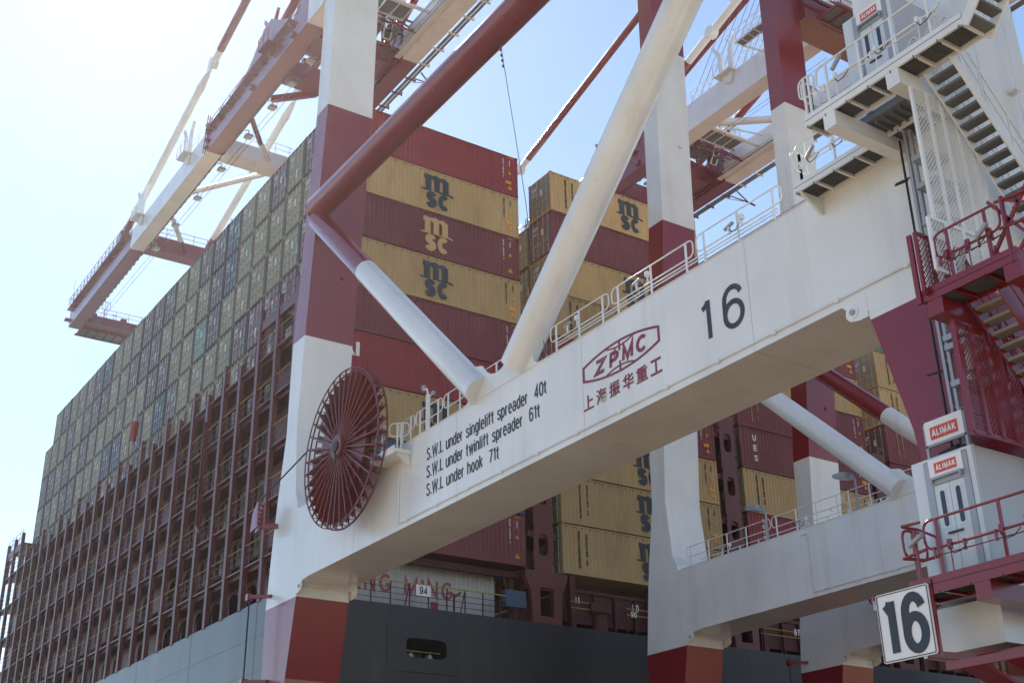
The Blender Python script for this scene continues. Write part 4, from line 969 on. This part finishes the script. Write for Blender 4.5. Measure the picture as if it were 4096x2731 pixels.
for y in (52.45, 53.25): b.bar((26.5, y, z0), (28.6, y, z0), .1, .14)
for x in (26.55, 27.35): b.bar((x, 52.5, z0), (x, 55.3, z0), .1, .14)
for y in (53.9, 54.6): b.bar((26.5, y, z0-.03), (27.4, y, z0-.03), .07, .08)
b.bar((27.3, 55.2, z0), (28.4, 53.4, 61.2), .1, .1); b.bar((28.4, 52.6, 61.2), (28.4, 52.6, z0+1.4), .12, .12)
loop_rail(b, (26.5, 55.4), (26.5, 52.4), z0+.1, 1.1, r=.03); loop_rail(b, (26.5, 56.2), (28.3, 55.9), z0+.3, 1.0, r=.03); loop_rail(b, (27.4, 55.2), (27.4, 53.3), z0+.1, 1.1, r=.03)
for k in range(5): b.tube((26.4, 50.9+k*.35, z0+1.7), (28.8, 50.9+k*.35, z0+1.7), .028, 5)
kp(b, 'lamp_platform', ['white', 'grating'])
# upper cross beams joining the portals, with red underslung walkway
for y0, y1 in ((45.6, 47.6), (13.6, 15.6)):
    b = MB(); b.box(23.4, 42.1, y0, y1, 57.2, 59.5); kp(b, 'upper_cross_beam', 'red')
b = MB()
for k in range(9): b.box(23.6+k*1.0, 24.45+k*1.0, 43.0, 44.6, 56.5, 56.56, 1)
for y in (42.9, 44.7): b.bar((23.5, y, 56.48), (33, y, 56.48), .16, .25)
for k in range(10): b.bar((23.55+k*1.0, 42.9, 56.45), (23.55+k*1.0, 44.7, 56.45), .12, .18)
for k in range(6): b.bar((24+k*1.6, 43, 56.5), (24.8+k*1.6, 44.6, 58.6), .12, .12); b.bar((24.8+k*1.6, 44.6, 58.6), (25.6+k*1.6, 43, 56.5), .12, .12)
loop_rail(b, (23.6, 42.9), (33, 42.9), 56.6, 1.1, r=.03); b.bar((23.6, 45.2, 58.7), (33, 45.2, 58.7), .2, .2)
kp(b, 'hanging_walkway', ['red', 'grating'])

# ---- access platforms, stairs and lift landings on the landside leg
def platform(name, x0, x1, y0, y1, zb, m, rails, toe=.28):
    b = MB()
    b.box(x0, x0+.05, y0, y1, zb, zb+toe, 0); b.box(x1-.05, x1, y0, y1, zb, zb+toe*.6, 0)
    b.box(x0+.05, x1-.05, y1-.05, y1, zb, zb+toe, 0); b.box(x0+.05, x1-.05, y0, y0+.05, zb, zb+toe, 0)
    n = max(2, round((y1-y0)/.62))
    for k in range(1, n):
        y = y0+(y1-y0)*k/n; b.box(x0+.05, x1-.05, y-.03, y+.03, zb+.005, zb+.09, 0)
    o = kp(b, name, m)
    g = MB(); g.box(x0+.05, x1-.05, y0+.05, y1-.05, zb+.10, zb+.125)
    k = y0+.08
    while k < y1-.08: g.box(x0+.05, x1-.05, k, k+.006, zb+.07, zb+.10); k += .05
    kp(g, 'grating', 'grating', o)
    t = MB(); t.box(x0-.008, x0, y0, y1, zb+toe*.53, zb+toe*.56); 
    for k in range(n+1):
        y = min(max(y0+(y1-y0)*k/n, y0+.08), y1-.08); t.path([(x0-.015, y, zb+.02), (x0-.015, y, zb-.035), (x0+.11, y, zb-.035), (x0+.11, y, zb+.02)], .010, 4)
    kp(t, 'grating_clip', 'black', o)
    r = MB(); zd = zb+toe
    for (a, c) in rails: loop_rail(r, a, c, zd-.1, 1.1, r=.026, post=1.1)
    for (a, c) in rails[:1]:
        for k in range(3):
            t_ = (k+.5)/3; x = a[0]+(c[0]-a[0])*t_-.03; y = a[1]+(c[1]-a[1])*t_; r.box(x-.03, x+.03, y-.04, y+.04, zd+.38, zd+.56); r.tube((x, y, zd), (x, y, zd+.45), .014, 5)
        r.tube((a[0]-.02, a[1], zd+.33), (c[0]-.02, c[1], zd+.33), .012, 5)
        for k in range(5):
            t_ = (k+.3)/5; x = a[0]+(c[0]-a[0])*t_-.02; y = a[1]+(c[1]-a[1])*t_; r.box(x-.02, x+.02, y-.02, y+.02, zd+.30, zd+.50)
    kp(r, 'guard_rail', m, o)
    r = MB()
    for (a, c) in rails[:1]:
        for k in range(3):
            t_ = (k+.5)/3; x = a[0]+(c[0]-a[0])*t_-.07; y = a[1]+(c[1]-a[1])*t_
            r.path([(x, y, zd+.42), (x, y-.08, zd+.28), (x, y-.25, zd+.30), (x+.03, y-.38, zd+.42)], .010, 5)
    kp(r, 'cable', 'black', o)
    return o
PF1 = platform('landing_platform', 18.55, 19.28, 11.48, 15.7, 17.50, 'white', [((18.58, 15.25), (18.58, 11.9)), ((18.6, 15.72), (19.2, 15.72))])
r = MB(); loop_rail(r, (18.58, 15.78), (18.58, 15.32), 17.68, 1.1); kp(r, 'guard_rail', 'white', PF1)
b = MB(); b.tube((18.5, 14.72, 18.42), (18.45, 14.4, 18.62), .05, 10); kp(b, 'rail_lamp', 'galv', PF1)
for y in (14.85, 13.1): b = MB(); b.box(18.55, 20.99, y, y+.33, 17.12, 17.495); kp(b, 'bracket_beam', 'white', PF1)
b = MB()
for y in (12.1, 12.45, 12.9): b.path([(18.95, y-.13, 17.7), (18.95, y-.13, 18.15), (18.95, y-.05, 18.25), (18.95, y+.05, 18.25), (18.95, y+.13, 18.15), (18.95, y+.13, 17.7)], .028, 6)
kp(b, 'step_over_hoop', 'white', PF1)
PF0 = platform('walkway_platform', 20.25, 20.98, 13.3, 17.75, 17.40, 'white', [((20.28, 17.6), (20.28, 15.2)), ((20.3, 17.76), (20.9, 17.76))], .26)
b = MB(); b.prism([(20.98, 17.40), (20.98, 16.98), (20.9, 16.98), (20.3, 17.36), (20.3, 17.40)], 'y', 17.55, 17.62); kp(b, 'bracket_fin', 'white', PF0)
b = MB(); b.tube((20.2, 17.2, 18.1), (20.15, 16.9, 18.28), .05, 10); kp(b, 'rail_lamp', 'galv', PF0)
PF2 = platform('landing_platform', 18.55, 19.3, 11.35, 13.45, 12.20, 'red', [((18.58, 13.0), (18.58, 11.55)), ((18.58, 13.05), (19.2, 13.05))])
for y in (13.02, 11.3): b = MB(); b.box(18.55, 20.99, y, y+.36, 11.87, 12.19); kp(b, 'bracket_beam', 'red', PF2)
b = MB()
for y in (11.45, 10.9):
    b.tube((18.58, y, 12.3), (18.58, y, 13.55), .045, 8)
b.bar((18.62, 11.85, 12.5), (18.62, 10.9, 13.6), .06, .06); b.bar((18.62, 11.0, 12.5), (18.62, 11.75, 13.6), .06, .06); b.bar((18.62, 11.45, 13.5), (18.62, 10.0, 12.6), .06, .06); b.bar((18.62, 10.1, 13.5), (18.62, 11.3, 12.4), .06, .06)
b.tube((18.58, 11.6, 13.5), (18.58, 10.0, 13.35), .03, 6); b.tube((18.58, 11.6, 12.95), (18.58, 10.0, 12.8), .03, 6)
kp(b, 'cross_braced_rail', 'red', PF2)
b = MB(); b.tube((18.5, 12.05, 12.95), (18.45, 11.75, 13.1), .05, 10); kp(b, 'rail_lamp', 'galv', PF2)
PF3 = platform('landing_platform', 18.5, 19.28, 9.5, 14.72, 6.80, 'red', [((18.53, 14.25), (18.53, 11.0)), ((18.55, 14.75), (19.2, 14.75))], .3)
r = MB(); 
r.path([(18.53, 14.3, 8.12), (18.53, 14.72, 8.14), (18.85, 14.6, 8.1), (18.95, 14.3, 7.9), (18.95, 14.3, 7.55), (18.8, 14.5, 7.5), (18.53, 14.78, 7.55), (18.53, 14.25, 7.6)], .028, 6)
r.tube((18.53, 14.45, 7.0), (18.53, 14.45, 8.0), .03, 6)
for y in (12.3, 11.8): r.path([(18.75, y, 7.0), (18.75, y, 7.75), (18.75, y-.1, 7.88), (18.75, y-.28, 7.8), (18.75, y-.3, 7.4), (18.75, y-.2, 7.25), (18.75, y, 7.2)], .035, 6)
kp(r, 'guard_rail', 'red', PF3)
b = MB(); b.tube((18.45, 14.55, 7.72), (18.4, 14.2, 7.84), .05, 10); kp(b, 'rail_lamp', 'galv', PF3)
for y in (13.03, 10.8): b = MB(); b.box(18.5, 20.99, y, y+.32, 6.48, 6.795); kp(b, 'bracket_beam', 'red', PF3)

def flight(yc, xs, zs, n, dx, dz, w, m, tread='tread'):
    b = MB(); xe, ze = xs+dx*n, zs-dz*n
    for s in (-1, 1):
        y = yc+s*(w/2+.03); b.bar((xs-.1, y, zs+.06), (xe, y, ze+.06), .04, .22, 0)
        b.tube((xs, y, zs+.95), (xe, y, ze+.95), .022, 6); b.tube((xs, y, zs+.52), (xe, y, ze+.52), .018, 6)
        for k in range(0, n, 4): b.tube((xs+dx*k, y, zs-dz*k), (xs+dx*k, y, zs-dz*k+.95), .022, 6)
    o = kp(b, 'stair_flight', m)
    for k in range(n):
        t = MB(); x = xs+dx*(k+.5); z = zs-dz*(k+.6); t.box(x-.13, x+.13, yc-w/2, yc+w/2, z-.03, z+.03); kp(t, 'tread', tread, o)
    return o
flight(12.62, 19.36, 17.5, 13, .18, .224, .60, 'white', 'grating')
platform('landing_platform', 21.7, 23.2, 11.0, 12.95, 14.45, 'white', [((21.75, 11.05), (23.1, 11.05))])
flight(12.60, 19.38, 12.2, 13, .18, .224, .60, 'red')
flight(11.25, 19.5, 7.4, 1, .2, .2, .5, 'red')
# flight rising from the upper landing towards the land
b = MB()
for x in (18.55, 19.30):
    b.bar((x, 11.45, 17.45), (x, 9.0, 20.4), .05, .22); b.tube((x, 11.45, 18.5), (x, 9.0, 21.4), .024, 6); b.tube((x, 11.45, 18.0), (x, 9.0, 20.9), .02, 6)
    for k in range(4): b.tube((x, 11.2-.7*k, 17.8+.84*k), (x, 11.2-.7*k, 18.8+.84*k), .024, 6)
o = kp(b, 'stair_flight', 'white')
for k in range(12): t = MB(); y, z = 11.35-.2*k, 17.6+.24*k; t.box(18.6, 19.28, y-.12, y+.12, z-.03, z+.03); kp(t, 'tread', 'grating', o)
platform('landing_platform', 18.4, 20.6, 8.0, 9.6, 20.2, 'white', [((18.45, 9.5), (18.45, 8.1))])
b = MB(); b.tube((21.3, 12.98, 15), (21.3, 12.98, 22), .03, 6); b.tube((22.6, 12.98, 14.8), (22.6, 12.98, 24), .025, 6)
for z in (16.2, 18.4): b.box(22.5, 22.7, 12.95, 13.2, z, z+.08)
kp(b, 'down_pipe', 'white')

# mesh screens beside the lift shaft
def screen(name, x0, x1, z0, z1, Y, m, ribs=4):
    b = MB()
    for x in (x0, x1): b.box(x-.035, x+.035, Y-.03, Y+.03, z0, z1)
    for z in (z0, z1): b.box(x0, x1, Y-.028, Y+.028, z-.03, z+.03)
    for k in range(1, ribs): x = x0+(x1-x0)*k/ribs; b.box(x-.045, x+.045, Y-.05, Y-.012, z0, z1)
    o = kp(b, name, m)
    w = MB(); W_, H_ = x1-x0, z1-z0; st = .078; sl = 1.3
    s = -W_*sl
    while s < H_+W_*sl:
        for sg in (1, -1):
            a0, a1 = (s, s+W_*sl) if sg == 1 else (s+W_*sl, s)
            p = []
            for t in (0, 1):
                pass
            t0, t1 = 0.0, 1.0; d = a1-a0
            lo, hi = sorted(((0-a0)/d, (H_-a0)/d)); t0 = max(0, lo); t1 = min(1, hi)
            if t1-t0 > .02:
                w.bar((x0+W_*t0, Y, z0+a0+d*t0), (x0+W_*t1, Y, z0+a0+d*t1), .008, .016, 0, up=(0, 0, 1))
        s += st*sl*1.15
    kp(w, 'wire_mesh', m, o)
    return o
screen('mesh_screen', 18.80, 20.55, 13.95, 17.08, 13.06, 'white', 4)
screen('mesh_screen', 18.55, 20.55, 12.75, 13.90, 13.02, 'white', 4)
screen('mesh_screen', 18.82, 20.95, 9.55, 11.75, 13.05, 'red', 5)
screen('mesh_screen', 18.45, 19.9, 12.35, 13.65, 13.30, 'red', 4)
b = MB(); b.box(18.5, 18.56, 13.45, 13.55, 12.2, 13.7); b.box(18.8, 18.9, 13.04, 13.14, 9.5, 11.8); kp(b, 'screen_post', 'red')
# lift mast and its cable
b = MB()
for y in (14.42, 14.56): b.box(20.42, 20.5, y-.035, y+.035, 4, 17.4)
for k in range(26): b.bar((20.46, 14.42, 4.2+.5*k), (20.46, 14.56, 4.45+.5*k), .02, .02)
for z in (12.0, 12.2, 11.2, 15.8, 16.5, 14.9): b.box(20.3, 20.98, 13.9, 14.40, z, z+.12)
b.box(20.4, 20.8, 13.8, 14.15, 15.4, 15.8); b.tube((20.6, 14.05, 11.5), (20.6, 14.05, 12.0), .1, 10)
kp(b, 'lift_mast', 'galv')
b = MB(); b.tube((20.62, 14.85, 17.4), (20.62, 14.85, 6), .03, 6)
for z in (16.35, 11.75): b.path([(20.62, 14.8, z), (20.62, 15.15, z+.05), (20.45, 15.0, z-.05), (20.5, 14.6, z-.05)], .022, 5)
kp(b, 'lift_cable', 'black')

def landing_hut(X, ya, yb, z0, z1, depth):
    """lift landing: door wall at x = X facing the camera side, ya the landward corner, yb the seaward corner"""
    hut = empty('lift_landing', (0, 0, 0)); hut.parent = crane
    b = MB(); b.box(X, X+depth, ya, yb, z0, z1); b.tube((X+.04, ya+.02, z0), (X+.04, ya+.02, z1), .05, 10); kp(b, 'enclosure', 'panel', hut)
    t = 1.39
    b = MB(); b.box(X-.02, X-.001, yb-.30, yb-.02, z0, z1-.02); b.box(X-.03, X-.001, ya, ya+.10, z0, z1-.02); b.box(X-.022, X-.001, ya+.1, yb-.3, z1-.06, z1-.02); kp(b, 'door_surround', 'pale', hut)
    b = MB(); b.box(X-.05, X-.001, yb-.46, yb-.305, z0, z1-.09); b.box(X-.05, X-.001, ya+.105, ya+.24, z0, z1-.09)
    b.box(X-.06, X-.001, ya+.24, yb-.46, z1-.56, z1-.46); b.bar((X-.1, ya+.24, z1-.44), (X-.1, yb-.46, z1-.45), .05, .04); b.box(X-.12, X-.05, yb-.50, yb-.46, z1-.53, z1-.42); b.box(X-.12, X-.05, ya+.24, ya+.28, z1-.53, z1-.42)
    kp(b, 'door_frame', 'galv', hut)
    ym = (ya+.24+yb-.46)/2
    for y0, y1 in ((ym+.006, yb-.46), (ya+.24, ym-.006)):
        b = MB(); b.box(X-.03, X-.001, y0, y1, z0, z1-.565); yc = (y0+y1)/2
        b.box(X-.04, X-.03, yc-.085, yc+.085, z1-1.42, z1-.66); kp(b, 'door', 'pale', hut)
        b = MB(); n = 8; P_ = [(yc+.05*cos(pi*k/n), z1-.74+.05*sin(pi*k/n)) for k in range(n+1)]+[(yc-.05*cos(pi*k/n), z1-1.33-.05*sin(pi*k/n)) for k in range(n+1)]
        b.prism(P_, 'x', X-.045, X-.041); kp(b, 'window', 'glass', hut)
        b = MB(); b.bar((X-.06, ym-.01 if y0 < ym else ym+.01, z1-1.52), (X-.06, ym-.16 if y0 < ym else ym+.17, z1-1.52), .03, .035); kp(b, 'handle', 'navy', hut)
    s = MB(); s.box(X-.07, X-.051, ya+.20, yb-.44, z1-.42, z1-.07); kp(s, 'sign', 'label', hut)
    s = MB(); s.box(X-.076, X-.070, ya+.33, yb-.57, z1-.35, z1-.15); kp(s, 'sign_panel', 'signred', hut)
    s = MB(); strokes(s, 'ALIMAK', '-x', (X-.077, yb-.605, z1-.30), (yb-ya)-.95, .10, .21, t=.005); kp(s, 'lettering', 'label', hut)
    b = MB(); b.box(X-.09, X-.05, yb-.44, yb-.36, z1-1.75, z1-1.30); kp(b, 'control_box', 'panel', hut)
    return hut
landing_hut(19.32, 13.5, 14.9, 6.85, 9.53, 1.65)
landing_hut(19.62, 13.75, 15.12, 17.72, 20.42, 1.35)
b = MB(); b.box(19.62, 20.95, 13.75, 15.1, 17.55, 17.7); 
for k in range(6): b.box(19.7, 20.9, 13.8+.22*k, 13.84+.22*k, 17.45, 17.55)
kp(b, 'landing_floor', 'grating')
b = MB(); b.box(20.9, 21.0, 13.6, 15.2, 17.2, 20.4); kp(b, 'shaft_back', 'white')
# switch house below the lower landing and red framing under it
b = MB(); b.box(19.6, 20.98, 13.68, 15.5, 5.96, 6.78); b.tube((19.64, 13.72, 5.96), (19.64, 13.72, 6.78), .045, 8); kp(b, 'switch_house', 'white')
b = MB(); b.box(19.3, 21.2, 11.0, 14.6, 5.62, 5.78); b.bar((18.6, 14.6, 5.8), (20.9, 13.3, 5.62), .12, .12); b.bar((18.7, 14.3, 5.55), (18.7, 9.5, 5.5), .14, .14)
for k in range(5): b.bar((18.7, 13.8-.9*k, 5.5), (20.9, 13.5-.9*k, 4.6), .5, .06)
kp(b, 'under_frame', 'red')
# number board
nb = empty('number_board', (0, 0, 0)); nb.parent = crane
b = MB()
def rrect(w, h, r, n=6):
    P_ = []
    for cx, cy, a0 in ((w/2-r, h/2-r, 0), (-w/2+r, h/2-r, pi/2), (-w/2+r, -h/2+r, pi), (w/2-r, -h/2+r, 3*pi/2)):
        for k in range(n+1): a = a0+pi/2*k/n; P_.append((cx+r*cos(a), cy+r*sin(a)))
    return P_
c = (18.44, 14.86, 6.37)
flat(b, '-x', c, rrect(1.20, 1.24, .05), .03); kp(b, 'panel', 'label', nb)
b = MB()
o_, i_ = rrect(1.16, 1.20, .04), rrect(1.13, 1.17, .03)
for k in range(len(o_)): j = (k+1) % len(o_); flat(b, '-x', (18.42, 14.86, 6.37), [o_[k], o_[j], i_[j], i_[k]], .012)
kp(b, 'border', 'navy', nb)
b = MB(); strokes(b, '1', '-x', (18.42, 15.36, 5.90), .36, .92, .185); strokes(b, '6', '-x', (18.42, 14.93, 5.90), .58, .92, .185); kp(b, 'numeral', 'navy', nb)
b = MB(); b.box(18.47, 18.52, 14.22, 14.30, 5.7, 7.05); b.box(18.47, 18.52, 15.3, 15.38, 5.8, 6.95); b.box(18.47, 18.6, 14.22, 15.38, 6.9, 6.98); kp(b, 'mount', 'red', nb)
b = MB(); b.tube((18.6, 15.62, 6.95), (18.6, 15.62, 7.03), .06, 12, 0); b.tube((18.6, 15.62, 6.80), (18.6, 15.62, 6.95), .05, 12, 1); b.box(18.5, 18.7, 15.4, 15.6, 6.75, 6.85, 1); kp(b, 'warning_lamp', ['redlens', 'galv'], nb)

# ---- the moving lift car (hangs on the mast, so a thing of its own)
LL = (20.2, 14.6, 9.5)
car = empty('lift_car', LL); tag(car, 'lift car top with white and orange name sign, just above the lower landing doors', 'lift')
def lp(mb, name, mats, parent=None): return mb.build(name, mats, parent or car, LL)
b = MB(); b.box(20.12, 20.16, 14.15, 15.06, 10.12, 10.60); so_ = lp(b, 'sign', 'label')
b = MB(); b.box(20.113, 20.12, 14.28, 14.94, 10.2, 10.46); lp(b, 'sign_panel', 'signred', so_)
b = MB(); strokes(b, 'ALIMAK', '-x', (20.112, 14.90, 10.265), .58, .13, .21, t=.005); lp(b, 'lettering', 'label', so_)
b = MB()
for y in (14.14, 15.08): b.box(20.14, 20.2, y-.03, y+.03, 9.5, 10.65)
b.box(20.14, 20.9, 14.1, 14.15, 10.58, 10.64); b.box(20.14, 20.9, 15.06, 15.11, 10.58, 10.64); b.box(20.14, 20.2, 14.1, 15.1, 10.08, 10.12)
for k in range(3): b.box(20.3+.2*k, 20.34+.2*k, 14.1, 15.1, 9.72, 9.78)
lp(b, 'frame', 'galv')
b = MB(); b.box(20.3, 20.8, 14.2, 14.6, 9.6, 9.95); b.tube((20.35, 14.5, 10.0), (20.35, 14.95, 9.95), .05, 8); b.tube((20.3, 14.3, 9.9), (20.3, 14.7, 9.78), .08, 8); b.box(20.3, 20.6, 14.75, 14.95, 9.55, 9.75); lp(b, 'machinery', 'black')
b = MB(); b.box(20.2, 20.95, 14.15, 15.05, 7.2, 9.5); lp(b, 'cabin', 'panel')

# ---- the next crane along the quay: the same crane 32 m further on
for i in range(1, 2):
    c2 = copy_tree(crane, None, skip=('lettering', 'numeral', 'logo') )
    c2.location = (KL[0]+32.0*i, KL[1], KL[2])
    c2['label'] = 'plain red and white crane standing behind the one marked 16'

# ---- thin haze box round the whole place, added to stand in for lens glare
hz = MB(); hz.box(-210, 410, -210, 610, -7, 96)
hm = bpy.data.materials.new('glare_haze'); hm.use_nodes = True; hn = hm.node_tree; hn.nodes.clear()
pv = hn.nodes.new('ShaderNodeVolumePrincipled'); pv.inputs['Color'].default_value = (.86, .93, 1, 1); pv.inputs['Density'].default_value = HAZE; pv.inputs['Anisotropy'].default_value = .72
ho = hn.nodes.new('ShaderNodeOutputMaterial'); hn.links.new(pv.outputs[0], ho.inputs['Volume'])
MT['haze'] = hm
tag(hz.build('haze', 'haze'), kind='stuff')
